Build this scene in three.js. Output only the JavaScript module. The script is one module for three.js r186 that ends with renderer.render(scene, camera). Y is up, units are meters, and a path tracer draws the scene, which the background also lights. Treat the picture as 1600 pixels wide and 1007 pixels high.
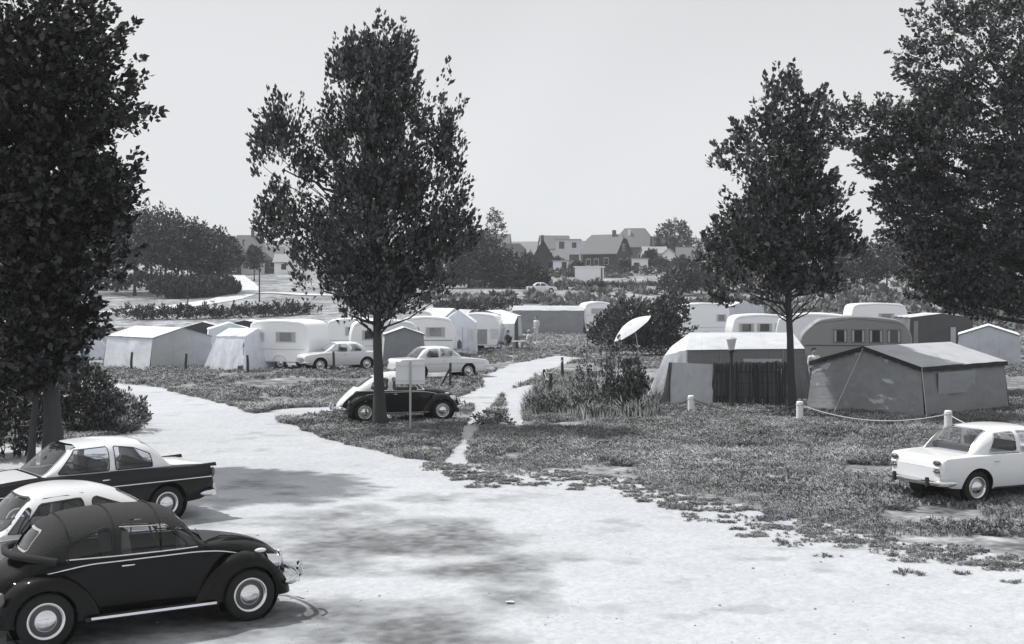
import * as THREE from 'three';
import { MarchingCubes } from 'three/addons/objects/MarchingCubes.js';

// ---------- camera, sky, sun, exposure ----------
const scene = new THREE.Scene();
const EYE = 4.1, F = 2000, HOR = 450;                 // eye height (m), focal length and horizon row in photograph pixels
const camera = new THREE.PerspectiveCamera(2 * Math.atan(503.5 / F) * 180 / Math.PI, 1600 / 1007, 0.3, 6000);
camera.position.set(0, EYE, 0);
camera.lookAt(0, EYE, -10);
camera.setViewOffset(1600, 1007, 0, 503.5 - HOR, 1600, 1007);   // rising-front lens: verticals stay vertical
const renderer = new THREE.WebGLRenderer({ antialias: true });
renderer.toneMapping = THREE.LinearToneMapping;
renderer.toneMappingExposure = 1.4;
renderer.shadowMap.enabled = true;
const SUN = new THREE.Vector3(-0.49, 0.84, -0.22).normalize();
{
  const w = 512, h = 256, d = new Float32Array(w * h * 4);
  for (let j = 0; j < h; j++) for (let i = 0; i < w; i++) {
    const el = ((j + 0.5) / h - 0.5) * Math.PI, az = ((i + 0.5) / w - 0.5) * 2 * Math.PI;
    const dir = new THREE.Vector3(Math.cos(el) * Math.cos(az), Math.sin(el), Math.cos(el) * Math.sin(az));
    const cs = Math.max(0, dir.dot(SUN));
    let v = el > 0 ? 0.51 + 0.18 * Math.exp(-el / 0.16) + 0.10 * Math.pow(cs, 6) : 0.35;
    v += el > 0 ? -0.05 * dir.x * Math.cos(el) + 0.009 * (Math.sin(dir.x * 9 + 2 * Math.sin(el * 17 + dir.x * 4)) + Math.sin(dir.x * 21 - el * 31 + 1.7 * Math.sin(dir.x * 13))) : 0;   // thin uneven veil
    const k = (j * w + i) * 4; d[k] = v * 0.975; d[k + 1] = v * 0.995; d[k + 2] = v * 1.02; d[k + 3] = 1;
  }
  const t = new THREE.DataTexture(d, w, h, THREE.RGBAFormat, THREE.FloatType);
  t.mapping = THREE.EquirectangularReflectionMapping; t.magFilter = THREE.LinearFilter; t.minFilter = THREE.LinearFilter; t.needsUpdate = true;
  scene.background = t; scene.environment = t;
}
const sun = new THREE.DirectionalLight(new THREE.Color().setRGB(1.0, 0.985, 0.95), 3.0);
sun.position.copy(SUN).multiplyScalar(200).add(new THREE.Vector3(0, 0, -60));
sun.target.position.set(0, 0, -60); scene.add(sun, sun.target);
sun.castShadow = true; sun.shadow.radius = 2.2; sun.shadow.mapSize.set(4096, 4096);
Object.assign(sun.shadow.camera, { left: -150, right: 150, top: 150, bottom: -150, near: 1, far: 700 });

scene.fog = new THREE.FogExp2(new THREE.Color().setRGB(0.93, 0.96, 1.0), 0.0004);   // summer haze over the valley

// ---------- helpers ----------
function mulberry(a) { return () => { a |= 0; a = a + 0x6D2B79F5 | 0; let t = Math.imul(a ^ a >>> 15, 1 | a); t = t + Math.imul(t ^ t >>> 7, 61 | t) ^ t; return ((t ^ t >>> 14) >>> 0) / 4294967296; }; }
const h3 = (x, y, z) => { let h = Math.imul(x, 374761393) ^ Math.imul(y, 668265263) ^ Math.imul(z, 2147483647 ^ 0x5bd1e995); h = Math.imul(h ^ h >>> 13, 1274126177); return ((h ^ h >>> 16) >>> 0) / 4294967296; };
const sm = t => t * t * (3 - 2 * t), lerp = (a, b, t) => a + (b - a) * t, clamp = (x, a, b) => Math.min(b, Math.max(a, x));
function noise(x, y, z = 0) {
  const i = Math.floor(x), j = Math.floor(y), k = Math.floor(z), u = sm(x - i), v = sm(y - j), w = sm(z - k);
  const L = (kk) => lerp(lerp(h3(i, j, kk), h3(i + 1, j, kk), u), lerp(h3(i, j + 1, kk), h3(i + 1, j + 1, kk), u), v);
  return lerp(L(k), L(k + 1), w);
}
function fbm(x, y, z = 0, o = 4) { let s = 0, a = 0.5, n = 0; for (let i = 0; i < o; i++) { s += a * noise(x, y, z + i * 7.3); n += a; x *= 2.03; y *= 2.03; z *= 2.03; a *= 0.5; } return s / n; }
function curve(pts) {                                   // monotone cubic through [x, value] pairs
  const n = pts.length, xs = pts.map(p => p[0]), ys = pts.map(p => p[1]), d = [], m = [];
  for (let i = 0; i < n - 1; i++) d.push((ys[i + 1] - ys[i]) / (xs[i + 1] - xs[i]));
  for (let i = 0; i < n; i++) m.push(i === 0 ? d[0] : i === n - 1 ? d[n - 2] : d[i - 1] * d[i] <= 0 ? 0 : 2 * d[i - 1] * d[i] / (d[i - 1] + d[i]));
  return x => {
    if (x <= xs[0]) return ys[0]; if (x >= xs[n - 1]) return ys[n - 1];
    let i = 0; while (x > xs[i + 1]) i++;
    const h = xs[i + 1] - xs[i], t = (x - xs[i]) / h, t2 = t * t, t3 = t2 * t;
    return (2 * t3 - 3 * t2 + 1) * ys[i] + (t3 - 2 * t2 + t) * h * m[i] + (-2 * t3 + 3 * t2) * ys[i + 1] + (t3 - t2) * h * m[i + 1];
  };
}
// lie of the land: level camp ground, rising behind it to the village
const landCurve = curve([[-60, 0], [86, 0], [110, 0.55], [130, 1.5], [150, 2.35], [180, 3.5], [220, 5.3], [260, 7.8], [300, 10.0], [360, 12], [600, 14], [1500, 24], [5000, 40]]);
const land = (x, D) => landCurve(D) + (D > 90 ? (fbm(x * 0.02 + 9, D * 0.02, 1, 3) - 0.5) * Math.min(1.6, (D - 90) * 0.03) : 0);
const X = (px, D) => (px - 800) / F * D;                // metres to the right of the lens axis at depth D
const on = (px, D, dy = 0) => new THREE.Vector3(X(px, D), land(X(px, D), D) + dy, -D);
const gp = (px, py) => { const D = EYE * F / (py - HOR); return new THREE.Vector3(X(px, D), 0, -D); };   // point of the level ground
const V = (x, y, z) => new THREE.Vector3(x, y, z);
const grey = v => new THREE.Color().setRGB(v * 0.982, v * 1.0, v * 1.028);
const mat = (v, o = {}) => new THREE.MeshStandardMaterial({ color: grey(v), roughness: 0.85, side: THREE.DoubleSide, ...o });
const phys = (v, o = {}) => new THREE.MeshPhysicalMaterial({ color: grey(v), roughness: 0.5, side: THREE.DoubleSide, ...o });
function tex(w, h, fn, srgb = true) {                   // fn(u, v) -> grey (sRGB 0..1) or [r, g, b]
  const d = new Uint8Array(w * h * 4);
  for (let j = 0; j < h; j++) for (let i = 0; i < w; i++) {
    const c = fn((i + 0.5) / w, (j + 0.5) / h, i, j), k = (j * w + i) * 4;
    if (Array.isArray(c)) { d[k] = c[0] * 255; d[k + 1] = c[1] * 255; d[k + 2] = c[2] * 255; }
    else { const q = clamp(c, 0, 1) * 255; d[k] = srgb ? q * 0.99 : q; d[k + 1] = q; d[k + 2] = srgb ? Math.min(255, q * 1.014) : q; }
    d[k + 3] = 255;
  }
  const t = new THREE.DataTexture(d, w, h); t.magFilter = THREE.LinearFilter; t.minFilter = THREE.LinearMipmapLinearFilter; t.generateMipmaps = true;
  t.wrapS = t.wrapT = THREE.RepeatWrapping; if (srgb) t.colorSpace = THREE.SRGBColorSpace; t.needsUpdate = true; return t;
}
const wrapped = (f, m = 0.5) => (u, v) => {             // f blended with its own copies so that the tile wraps, contrast kept
  const w = [(1 - u) * (1 - v), u * (1 - v), (1 - u) * v, u * v], q = [f(u, v), f(u - 1, v), f(u, v - 1), f(u - 1, v - 1)]; let s = 0, n = 0;
  for (let k = 0; k < 4; k++) { s += w[k] * (q[k] - m); n += w[k] * w[k]; }
  return m + s / Math.sqrt(n);
};
const taken = {};
const numbered = n => { const k = taken[n] = (taken[n] ?? -1) + 1; return k ? n + '_' + String(k).padStart(3, '0') : n; };
class MB {                                              // collects triangles of one part
  constructor() { this.p = []; this.n = []; this.u = []; this.i = []; this.c = null; }
  geo(g, m) {
    g = g.clone(); if (m) g.applyMatrix4(m); if (!g.attributes.normal) g.computeVertexNormals();
    const b = this.p.length / 3, P = g.attributes.position.array, N = g.attributes.normal.array, U = g.attributes.uv?.array;
    for (let k = 0; k < P.length; k++) { this.p.push(P[k]); this.n.push(N[k]); }
    for (let k = 0; k < P.length / 3; k++) this.u.push(U ? U[2 * k] : 0, U ? U[2 * k + 1] : 0);
    if (g.index) for (const k of g.index.array) this.i.push(b + k); else for (let k = 0; k < P.length / 3; k++) this.i.push(b + k);
    return this;
  }
  box(cx, cy, cz, w, h, d, ry = 0, rz = 0, rx = 0) {
    const m = new THREE.Matrix4().makeRotationFromEuler(new THREE.Euler(rx, ry, rz)).setPosition(cx, cy, cz);
    return this.geo(new THREE.BoxGeometry(w, h, d), m);
  }
  beam(a, b, w, h = w) {                                // bar from a to b
    const d = b.clone().sub(a), L = d.length(), q = new THREE.Quaternion().setFromUnitVectors(V(0, 1, 0), d.normalize());
    return this.geo(new THREE.BoxGeometry(w, L, h), new THREE.Matrix4().compose(a.clone().add(b).multiplyScalar(0.5), q, V(1, 1, 1)));
  }
  cyl(a, b, r0, r1 = r0, seg = 10, open = false) {
    const d = b.clone().sub(a), L = d.length(), q = new THREE.Quaternion().setFromUnitVectors(V(0, 1, 0), d.normalize());
    return this.geo(new THREE.CylinderGeometry(r1, r0, L, seg, 1, open), new THREE.Matrix4().compose(a.clone().add(b).multiplyScalar(0.5), q, V(1, 1, 1)));
  }
  tube(pts, rad, seg = 6) {                             // tapered tube through points
    const n = pts.length, b = this.p.length / 3;
    for (let k = 0; k < n; k++) {
      const t = pts[Math.min(k + 1, n - 1)].clone().sub(pts[Math.max(k - 1, 0)]).normalize();
      const a = Math.abs(t.y) < 0.9 ? V(0, 1, 0) : V(1, 0, 0), e1 = a.clone().cross(t).normalize(), e2 = t.clone().cross(e1);
      const r = Array.isArray(rad) ? rad[k] : typeof rad === 'function' ? rad(k / (n - 1)) : rad;
      for (let s = 0; s <= seg; s++) {
        const an = s / seg * Math.PI * 2, d = e1.clone().multiplyScalar(Math.cos(an)).addScaledVector(e2, Math.sin(an));
        this.p.push(pts[k].x + d.x * r, pts[k].y + d.y * r, pts[k].z + d.z * r); this.n.push(d.x, d.y, d.z); this.u.push(s / seg, k / 3);
      }
    }
    for (let k = 0; k < n - 1; k++) for (let s = 0; s < seg; s++) { const q = b + k * (seg + 1) + s; this.i.push(q, q + 1, q + seg + 1, q + 1, q + seg + 2, q + seg + 1); }
    return this;
  }
  grid(nu, nv, fn, uvm) {                               // fn(u, v) -> Vector3, normals from differences
    const b = this.p.length / 3, e = 1e-3;
    for (let j = 0; j <= nv; j++) for (let i = 0; i <= nu; i++) {
      const u = i / nu, v = j / nv, q = fn(u, v), du = fn(Math.min(1, u + e), v).sub(fn(Math.max(0, u - e), v)), dv = fn(u, Math.min(1, v + e)).sub(fn(u, Math.max(0, v - e))), nn = du.cross(dv).normalize();
      this.p.push(q.x, q.y, q.z); this.n.push(nn.x, nn.y, nn.z); const uv = uvm ? uvm(u, v, q) : [u, v]; this.u.push(uv[0], uv[1]);
    }
    for (let j = 0; j < nv; j++) for (let i = 0; i < nu; i++) { const q = b + j * (nu + 1) + i; this.i.push(q, q + 1, q + nu + 1, q + 1, q + nu + 2, q + nu + 1); }
    return this;
  }
  poly(pts) {                                           // flat convex polygon
    const nn = pts[1].clone().sub(pts[0]).cross(pts[2].clone().sub(pts[0])).normalize(), b = this.p.length / 3;
    for (const q of pts) { this.p.push(q.x, q.y, q.z); this.n.push(nn.x, nn.y, nn.z); this.u.push(q.x + q.z, q.y); }
    for (let k = 1; k < pts.length - 1; k++) this.i.push(b, b + k, b + k + 1);
    return this;
  }
  geometry() {
    const { p, n, i: I } = this;                        // winding follows the normals
    for (let k = 0; k < I.length; k += 3) {
      const a = I[k] * 3, b = I[k + 1] * 3, c = I[k + 2] * 3, ux = p[b] - p[a], uy = p[b + 1] - p[a + 1], uz = p[b + 2] - p[a + 2], vx = p[c] - p[a], vy = p[c + 1] - p[a + 1], vz = p[c + 2] - p[a + 2];
      if ((uy * vz - uz * vy) * (n[a] + n[b] + n[c]) + (uz * vx - ux * vz) * (n[a + 1] + n[b + 1] + n[c + 1]) + (ux * vy - uy * vx) * (n[a + 2] + n[b + 2] + n[c + 2]) < 0) { const t = I[k + 1]; I[k + 1] = I[k + 2]; I[k + 2] = t; }
    }
    const g = new THREE.BufferGeometry();
    g.setAttribute('position', new THREE.Float32BufferAttribute(this.p, 3)); g.setAttribute('normal', new THREE.Float32BufferAttribute(this.n, 3)); g.setAttribute('uv', new THREE.Float32BufferAttribute(this.u, 2));
    if (this.c) g.setAttribute('color', new THREE.Float32BufferAttribute(this.c, 3));
    g.setIndex(this.i); return g;
  }
  build(name, m, parent) {
    const o = new THREE.Mesh(this.geometry(), m); o.name = parent ? name : numbered(name); o.castShadow = o.receiveShadow = true; (parent || scene).add(o); return o;
  }
}
function thing(name, label, category, pos = V(0, 0, 0), yaw = 0, group) {
  const o = new THREE.Group(); o.name = numbered(name); o.position.copy(pos); o.rotation.y = yaw; scene.add(o);
  o.userData = { label, category }; if (group) o.userData.group = group; return o;
}
function tag(o, label, category, group) { o.userData = { label, category }; if (group) o.userData.group = group; return o; }
const struct = o => { o.userData.kind = 'structure'; return o; };
function copyOf(src, label, pos, yaw = 0, group, scale) {
  const c = src.clone(); c.name = numbered(src.name.replace(/_\d{3}$/, '')); c.position.copy(pos); c.rotation.y = yaw; c.userData = { ...src.userData, label }; if (group) c.userData.group = group;
  if (scale) c.scale.copy(scale); scene.add(c); return c;
}
// ---------- ground, road, paths ----------
const grassTex = tex(1024, 1024, wrapped((x, y) => 0.47 + 0.5 * (fbm(x * 26, y * 26, 3, 5) - 0.5) + 0.26 * (fbm(x * 5, y * 5, 8, 3) - 0.5) + 0.2 * (noise(x * 150, y * 150, 5) - 0.5), 0.47));   // 16 m of mottled meadow
const fineBump = tex(512, 512, wrapped((x, y) => fbm(x * 60, y * 60, 2, 4)), false);
{
  const b = new MB(); b.c = [];
  const Ds = []; for (let D = -40; D < 1750; D += D < 20 ? 10 : D < 120 ? 2 : D < 340 ? 4 : D * 0.12) Ds.push(D);
  const NC = 110;
  Ds.forEach((D, j) => { for (let i = 0; i <= NC; i++) {
    const c = i / NC * 2 - 1, x = c * (70 + 0.8 * Math.max(0, D)), e = 0.5, y = land(x, D);
    const nn = V(-(land(x + e, D) - land(x - e, D)), 2 * e, land(x, D + e) - land(x, D - e)).normalize();
    b.p.push(x, y, -D); b.n.push(nn.x, nn.y, nn.z); b.u.push(x / 16, D / 16);
    let q = 0.95 + 0.7 * (fbm(x * 0.12 + 3, D * 0.12, 4, 4) - 0.5);
    if (D > 84) q *= 1 + Math.min(1, (D - 84) / 12) * 0.25;           // dry, bleached pasture behind the camp
    b.c.push(q, q, q);
    if (j && i) { const a = j * (NC + 1) + i; b.i.push(a - NC - 2, a - NC - 1, a - 1, a - NC - 1, a, a - 1); }
  } });
  struct(b.build('ground', mat(1, { map: grassTex, vertexColors: true, roughness: 1, bumpMap: fineBump, bumpScale: 0.05 })));
}
// ragged outline on the level ground from photograph corners
function ragged(px, amp, seed, step = 0.22) {
  const c = px.map(([a, b]) => gp(a, b)), out = [];
  c.forEach((p, k) => { const q = c[(k + 1) % c.length], L = p.distanceTo(q), n = Math.max(1, Math.ceil(L / step));
    const t = q.clone().sub(p).normalize(), nx = -t.z, nz = t.x;
    for (let i = 0; i < n; i++) { const w = p.clone().lerp(q, i / n), d = amp * ((fbm(w.x * 0.9, w.z * 0.9, seed, 4) - 0.5) * 2.4 + (noise(w.x * 5, w.z * 5, seed) - 0.5) * 0.7); out.push(V(w.x + nx * d, 0, w.z + nz * d)); } });
  return out;
}
function sheet(name, outline, y, m, uvs) {
  const s = new THREE.Shape(outline.map(p => new THREE.Vector2(p.x, -p.z))), g = new THREE.ShapeGeometry(s), b = new MB();
  const P = g.attributes.position.array;
  for (let k = 0; k < P.length; k += 3) { b.p.push(P[k], y, -P[k + 1]); b.n.push(0, 1, 0); const uv = uvs(P[k], P[k + 1]); b.u.push(uv[0], uv[1]); }
  b.i.push(...g.index.array); return struct(b.build(name, m));
}
const inside = (poly, x, z) => { let c = false; for (let i = 0, j = poly.length - 1; i < poly.length; j = i++) { const a = poly[i], b = poly[j]; if ((a.z > z) !== (b.z > z) && x < (b.x - a.x) * (z - a.z) / (b.z - a.z) + a.x) c = !c; } return c; };
// the worn dirt and thin grass on the parking ground, plus painted shade of left tree and convertible: [px, py, half width px, half height px, strength]
const stainsAndShade = [[640, 850, 260, 62, 0.9], [520, 812, 200, 30, 0.7], [730, 890, 150, 36, 0.85], [420, 965, 300, 52, 1.2], [600, 990, 280, 44, 1.15], [860, 880, 150, 20, 0.35], [720, 940, 230, 36, 0.6], [420, 745, 130, 22, 0.5], [480, 900, 220, 46, 0.7], [300, 845, 200, 56, 0.6], [100, 1000, 300, 70, 0.9], [800, 990, 120, 24, 0.5]];
const dirtAndShadeAt = (x, D) => {
  const px = 800 + x / D * F, py = HOR + EYE * F / D; let s = 0;
  for (const [a, b, w, h, k] of stainsAndShade) { const q = ((px - a) / w) ** 2 + ((py - b) / h) ** 2; if (q < 4) s = Math.max(s, k * Math.exp(-q * 1.1)); }
  const n = fbm(x * 1.1, D * 1.3, 21, 6), n2 = fbm(x * 6, D * 6, 23, 3);
  return clamp((s * 1.4 - (0.66 - n) * 2.4) * 0.75, 0, 1) * (0.5 + 0.9 * n2);
};
const LOT = { x0: -34, x1: 34, d0: 6, d1: 62 };
const sandTex = tex(2048, 2048, (u, v, i, j) => {
  const x = lerp(LOT.x0, LOT.x1, u), D = lerp(LOT.d0, LOT.d1, v);
  const base = 0.71 + 0.05 * (fbm(x * 0.35, D * 0.35, 11, 4) - 0.5) + 0.05 * (fbm(x * 2.2, D * 2.2, 12, 4) - 0.5) + 0.04 * (noise(x * 14, D * 14, 13) - 0.5) + 0.05 * (h3(i, j, 3) - 0.5);
  return lerp(base, 0.33 + 0.12 * (noise(x * 9, D * 9, 14) - 0.5), clamp(dirtAndShadeAt(x, D), 0, 1) * 0.85);
});
const sandMat = mat(1, { map: sandTex, roughness: 0.95, bumpMap: tex(1024, 1024, wrapped((x, y) => fbm(x * 50, y * 50, 6, 5)), false), bumpScale: 0.03 });
sandMat.bumpMap.repeat.set(11, 9);
const lotUV = (x, D) => [(x - LOT.x0) / (LOT.x1 - LOT.x0), (D - LOT.d0) / (LOT.d1 - LOT.d0)];
const lot = ragged([[-140, 592], [150, 597], [250, 607], [320, 625], [400, 648], [450, 664], [520, 690], [600, 711], [690, 724], [725, 729], [800, 744], [870, 744], [990, 750], [1010, 765], [1060, 775], [1150, 790], [1220, 810], [1300, 830], [1440, 856], [1600, 866], [2000, 900], [2600, 1500], [-1000, 1500], [-800, 800], [-200, 705], [60, 700], [150, 688], [222, 668], [233, 652], [216, 630], [185, 612], [120, 606], [-200, 603]], 0.28, 31);
{ // outline a little rougher where the turf breaks up on the right
  const r = mulberry(3); for (const p of lot) if (p.x > 0 && p.z < -18 && p.z > -31) { p.x += (r() - 0.5) * 0.14; p.z += (fbm(p.x * 1.7, 3, 8, 3) - 0.5) * 1.5 + (r() - 0.5) * 0.2; } }
sheet('dirt_road', lot, 0.012, sandMat, lotUV);
const trackA = ragged([[395, 648], [430, 655], [520, 646], [600, 640], [720, 640], [755, 625], [820, 600], [860, 578], [905, 560], [870, 556], [800, 570], [752, 588], [760, 604], [700, 628], [600, 630], [520, 636], [440, 640]], 0.2, 41);
sheet('sandy_track', trackA, 0.008, sandMat, lotUV);
const trackB = ragged([[688, 733], [722, 738], [735, 697], [752, 668], [764, 640], [790, 612], [755, 610], [738, 640], [718, 690]], 0.09, 43);
sheet('footpath', trackB, 0.016, sandMat, lotUV);
const trackC = ragged([[786, 610], [790, 640], [788, 668], [812, 674], [822, 640], [846, 600]], 0.12, 45);
sheet('footpath', trackC, 0.020, sandMat, lotUV);
// lane climbing to the village on the left and pale trails on the slope behind the camp
function lane(name, pts, m, lift = 0.05) {
  const c = new THREE.CatmullRomCurve3(pts.map(([px, D]) => V(X(px, D), 0, -D))), b = new MB(), n = 90;
  b.grid(n, 6, (u, v) => { const p = c.getPoint(u), t = c.getTangent(u), k = pts.length - 1, w = lerp(pts[Math.floor(u * k)][2], pts[Math.min(k, Math.floor(u * k) + 1)][2], u * k % 1), s = (v - 0.5) * w * (1 + 0.25 * (fbm(u * 40, v * 2, 5, 2) - 0.5)); const x = p.x - t.z * s, z = p.z + t.x * s; return V(x, land(x, -z) + lift, z); }, (u, v, q) => [q.x / 20, q.z / 20]);
  return struct(b.build(name, m));
}
const laneMat = mat(1, { map: tex(256, 256, (u, v) => 0.78 + 0.1 * (fbm(u * 12, v * 12, 3, 4) - 0.5)) });
lane('lane', [[-200, 124, 3.5], [60, 127, 3.5], [200, 132, 3.5], [300, 145, 3.6], [372, 166, 3.8], [384, 190, 3.8], [376, 215, 3.6], [368, 240, 3.6], [372, 262, 3.4]], laneMat);
lane('lane', [[378, 172, 3], [430, 172, 3], [500, 166, 3], [580, 166, 3], [660, 172, 3]], laneMat, 0.09);
lane('trail', [[862, 77, 1.1], [866, 81, 1.1], [874, 86, 1.0], [893, 96, 1.0], [905, 110, 0.8]], mat(0.42, { map: laneMat.map }), 0.03);
lane('trail', [[880, 210, 1.6], [930, 190, 1.4], [1000, 182, 1.6], [1060, 186, 1.6], [1140, 200, 1.6]], laneMat, 0.06);
// ---------- trees, bushes, grass ----------
const leafMat = (v, r = 0.5, t = 0) => new THREE.MeshPhysicalMaterial({ color: grey(v), vertexColors: true, roughness: r, transmission: t, thickness: 0, side: THREE.DoubleSide });
const barkMat = mat(0.055, { roughness: 0.95, bumpMap: fineBump, bumpScale: 0.02 });
const _t = V(0, 0, 0), _a = V(0, 0, 0), _b = V(0, 0, 0);
function leaf(B, x, y, z, ox, oy, oz, len, wid, rnd, tone) {   // one leaf: a folded diamond
  _t.set(ox + (rnd() - 0.5) * 1.5, oy + (rnd() - 0.5) * 1.5, oz + (rnd() - 0.5) * 1.5).normalize();
  _a.set(rnd() - 0.5, rnd() - 0.5, rnd() - 0.5).cross(_t).normalize(); _b.copy(_t).cross(_a);
  const b = B.p.length / 3, w = wid * 0.5, m = len * 0.45, d = wid * 0.18;
  const mx = x + _t.x * m, my = y + _t.y * m, mz = z + _t.z * m;
  B.p.push(x, y, z, mx + _a.x * w + _b.x * d, my + _a.y * w + _b.y * d, mz + _a.z * w + _b.z * d, x + _t.x * len, y + _t.y * len, z + _t.z * len, mx - _a.x * w + _b.x * d, my - _a.y * w + _b.y * d, mz - _a.z * w + _b.z * d);
  for (let k = 0; k < 4; k++) { B.n.push(_b.x, _b.y, _b.z); B.u.push(0, 0); B.c.push(tone, tone, tone); }
  B.i.push(b, b + 1, b + 2, b, b + 2, b + 3);
}
// crown: lobes [cx, cy, cz, rx, ry, rz, clumps] in the tree's own metres
function crown(lobes, o, rnd) {
  const B = new MB(); B.c = []; const tips = [];
  for (const [cx, cy, cz, rx, ry, rz, n] of lobes) for (let k = 0; k < n; k++) {
    let x, y, z, q; do { x = rnd() * 2 - 1; y = rnd() * 2 - 1; z = rnd() * 2 - 1; q = Math.hypot(x, y, z); } while (q > 1 || q < 0.02);
    const s = Math.pow(q, o.hollow ?? 0.55) / q * (0.8 + 0.42 * noise(x / q * 2.2 + cx * 3, y / q * 2.2 + cy, z / q * 2.2 + 7));
    const px = cx + x * s * rx, py = cy + y * s * ry, pz = cz + z * s * rz;
    if (noise(px * o.gapf, py * o.gapf, pz * o.gapf + 3) < o.gap) continue;
    const ox = x * 0.8, oy = o.up + y * 0.4, oz = z * 0.8, tone = 0.65 + 0.7 * rnd();
    tips.push(V(px, py, pz));
    const dl = Math.hypot(ox, oy, oz) || 1, dx = ox / dl, dy = oy / dl, dz = oz / dl, SL = (o.shoot ?? o.spread * 1.5) * (0.6 + 0.9 * rnd());   // leaves along one upswept shoot
    for (let i = 0; i < o.per; i++) {
      const t = rnd(), r = o.spread * (1.05 - 0.8 * t) * Math.sqrt(rnd()), an = rnd() * 6.283;
      const gx = px + Math.cos(an) * r + dx * t * SL, gy = py + (rnd() - 0.5) * o.spread * 0.6 * (1 - t) + dy * t * SL, gz = pz + Math.sin(an) * r + dz * t * SL;
      const L = o.leaf * (0.5 + rnd());
      leaf(B, gx, gy, gz, ox, oy + (o.droop ?? 0), oz, L, L * (o.ratio ?? 0.62), rnd, tone * (0.32 + 1.9 * rnd() * rnd()));
    }
  }
  return { B, tips };
}
function limb(B, a, b, r0, r1, rnd, wob = 0.12, n = 6) {
  const pts = [], L = a.distanceTo(b);
  for (let k = 0; k <= n; k++) { const t = k / n, p = a.clone().lerp(b, t), s = Math.sin(t * Math.PI) * L * wob; p.x += (rnd() - 0.5) * s; p.z += (rnd() - 0.5) * s; p.y -= s * 0.25; pts.push(p); }
  B.tube(pts, t => lerp(r0, r1, t), 6); return pts;
}
function tree(name, label, group, pos, o) {
  const rnd = mulberry(o.seed), t = thing(name, label, 'tree', pos, 0, group), T = new MB();
  const top = V(o.lean?.[0] ?? 0, o.trunkTop, o.lean?.[1] ?? 0), pts = [];
  for (let k = 0; k <= 8; k++) { const s = k / 8; pts.push(V(top.x * s + (rnd() - 0.5) * 0.12 * s * (1 + o.r0), top.y * s - (k ? 0 : 0.15), top.z * s + (rnd() - 0.5) * 0.12 * s)); }
  T.tube(pts, s => o.r0 * (1 - 0.78 * s) * (1 + 0.55 * Math.exp(-s * 22)), 9); T.build('trunk', o.bark ?? barkMat, t);
  const { B, tips } = crown(o.lobes, o, rnd), R = new MB();
  for (const [cx, cy, cz, rx, ry] of o.lobes) {
    const s = clamp((cy - ry * 0.7) / o.trunkTop, o.fork ?? 0.3, 0.95), k = s * 8, p = pts[Math.floor(k)].clone().lerp(pts[Math.min(8, Math.floor(k) + 1)], k % 1);
    limb(R, p, V(cx, cy, cz), o.r0 * 0.42, o.r0 * 0.12, rnd);
  }
  const nb = Math.min(tips.length, o.twigs ?? 60);
  for (let k = 0; k < nb; k++) {
    const q = tips[Math.floor(rnd() * tips.length)], s = clamp((q.y * 0.75 - 0.1) / o.trunkTop, o.fork ?? 0.3, 0.97), kk = s * 8, p = pts[Math.floor(kk)].clone().lerp(pts[Math.min(8, Math.floor(kk) + 1)], kk % 1);
    limb(R, p, q, o.r0 * 0.16 + 0.01, 0.008, rnd, 0.16, 5);
  }
  R.build('branch', o.bark ?? barkMat, t);
  B.build('crown', o.leafMat, t);
  return t;
}
function bush(name, label, category, group, pos, o) {
  const rnd = mulberry(o.seed), t = thing(name, label, category, pos, 0, group), { B, tips } = crown(o.lobes, o, rnd), S = new MB();
  for (let k = 0; k < Math.min(tips.length, o.stems ?? 24); k++) { const q = tips[Math.floor(rnd() * tips.length)]; limb(S, V(q.x * 0.45 + (rnd() - 0.5) * 0.2, -0.05, q.z * 0.45), q, o.stemR ?? 0.018, 0.006, rnd, 0.1, 4); }
  S.build('stems', barkMat, t).userData.kind = 'stuff'; B.build('foliage', o.leafMat, t); return t;
}
const LM = { dark: leafMat(0.028, 0.42, 0.25), mid: leafMat(0.105, 0.42, 0.35), right: leafMat(0.11, 0.42, 0.35), far: leafMat(0.06, 0.6), bush: leafMat(0.085, 0.55), weed: leafMat(0.13, 0.55) };
tree('broadleaf_tree', 'tall dense tree in front of the dark round-backed car by the road', undefined, V(X(594, 38), 0, -38), {
  seed: 5, r0: 0.165, trunkTop: 9.8, lean: [-0.25, 0.2], fork: 0.26, leafMat: LM.mid, leaf: 0.145, ratio: 0.58, per: 28, spread: 0.26, shoot: 0.75, up: 1.15, gap: 0.41, gapf: 1.35, twigs: 130, hollow: 0.6,
  lobes: [[-0.35, 9.6, 0, 1.1, 1.5, 1.2, 230], [0.1, 10.6, 0, 0.6, 0.8, 0.6, 60], [-1.25, 9.4, 0, 0.7, 1.3, 0.8, 90], [0.5, 9.2, 0, 0.7, 1.4, 0.8, 85], [-0.25, 7.5, 0, 1.5, 1.3, 1.6, 270], [-0.2, 5.7, 0, 1.8, 1.6, 1.8, 400], [-2.85, 7.6, 0.2, 0.62, 1.4, 0.7, 130], [-2.5, 6.1, 0, 0.95, 1.3, 0.95, 190], [-1.9, 4.9, 0, 0.8, 0.7, 0.8, 70],
    [1.7, 8.6, 0, 0.42, 1.5, 0.55, 75], [1.6, 6.7, 0, 0.75, 1.2, 0.9, 120], [2.0, 5.3, 0.2, 0.65, 0.55, 0.7, 60], [1.2, 4.6, 0.2, 0.8, 0.6, 0.7, 60], [-0.4, 4.0, 0, 1.25, 0.75, 1.1, 190], [0.4, 3.5, 0.3, 0.75, 0.45, 0.6, 50], [-0.9, 3.3, 0.2, 0.6, 0.4, 0.5, 35], [-1.7, 4.0, 0.1, 0.7, 0.5, 0.6, 50], [1.5, 4.0, 0.1, 0.6, 0.45, 0.6, 40]] });
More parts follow.
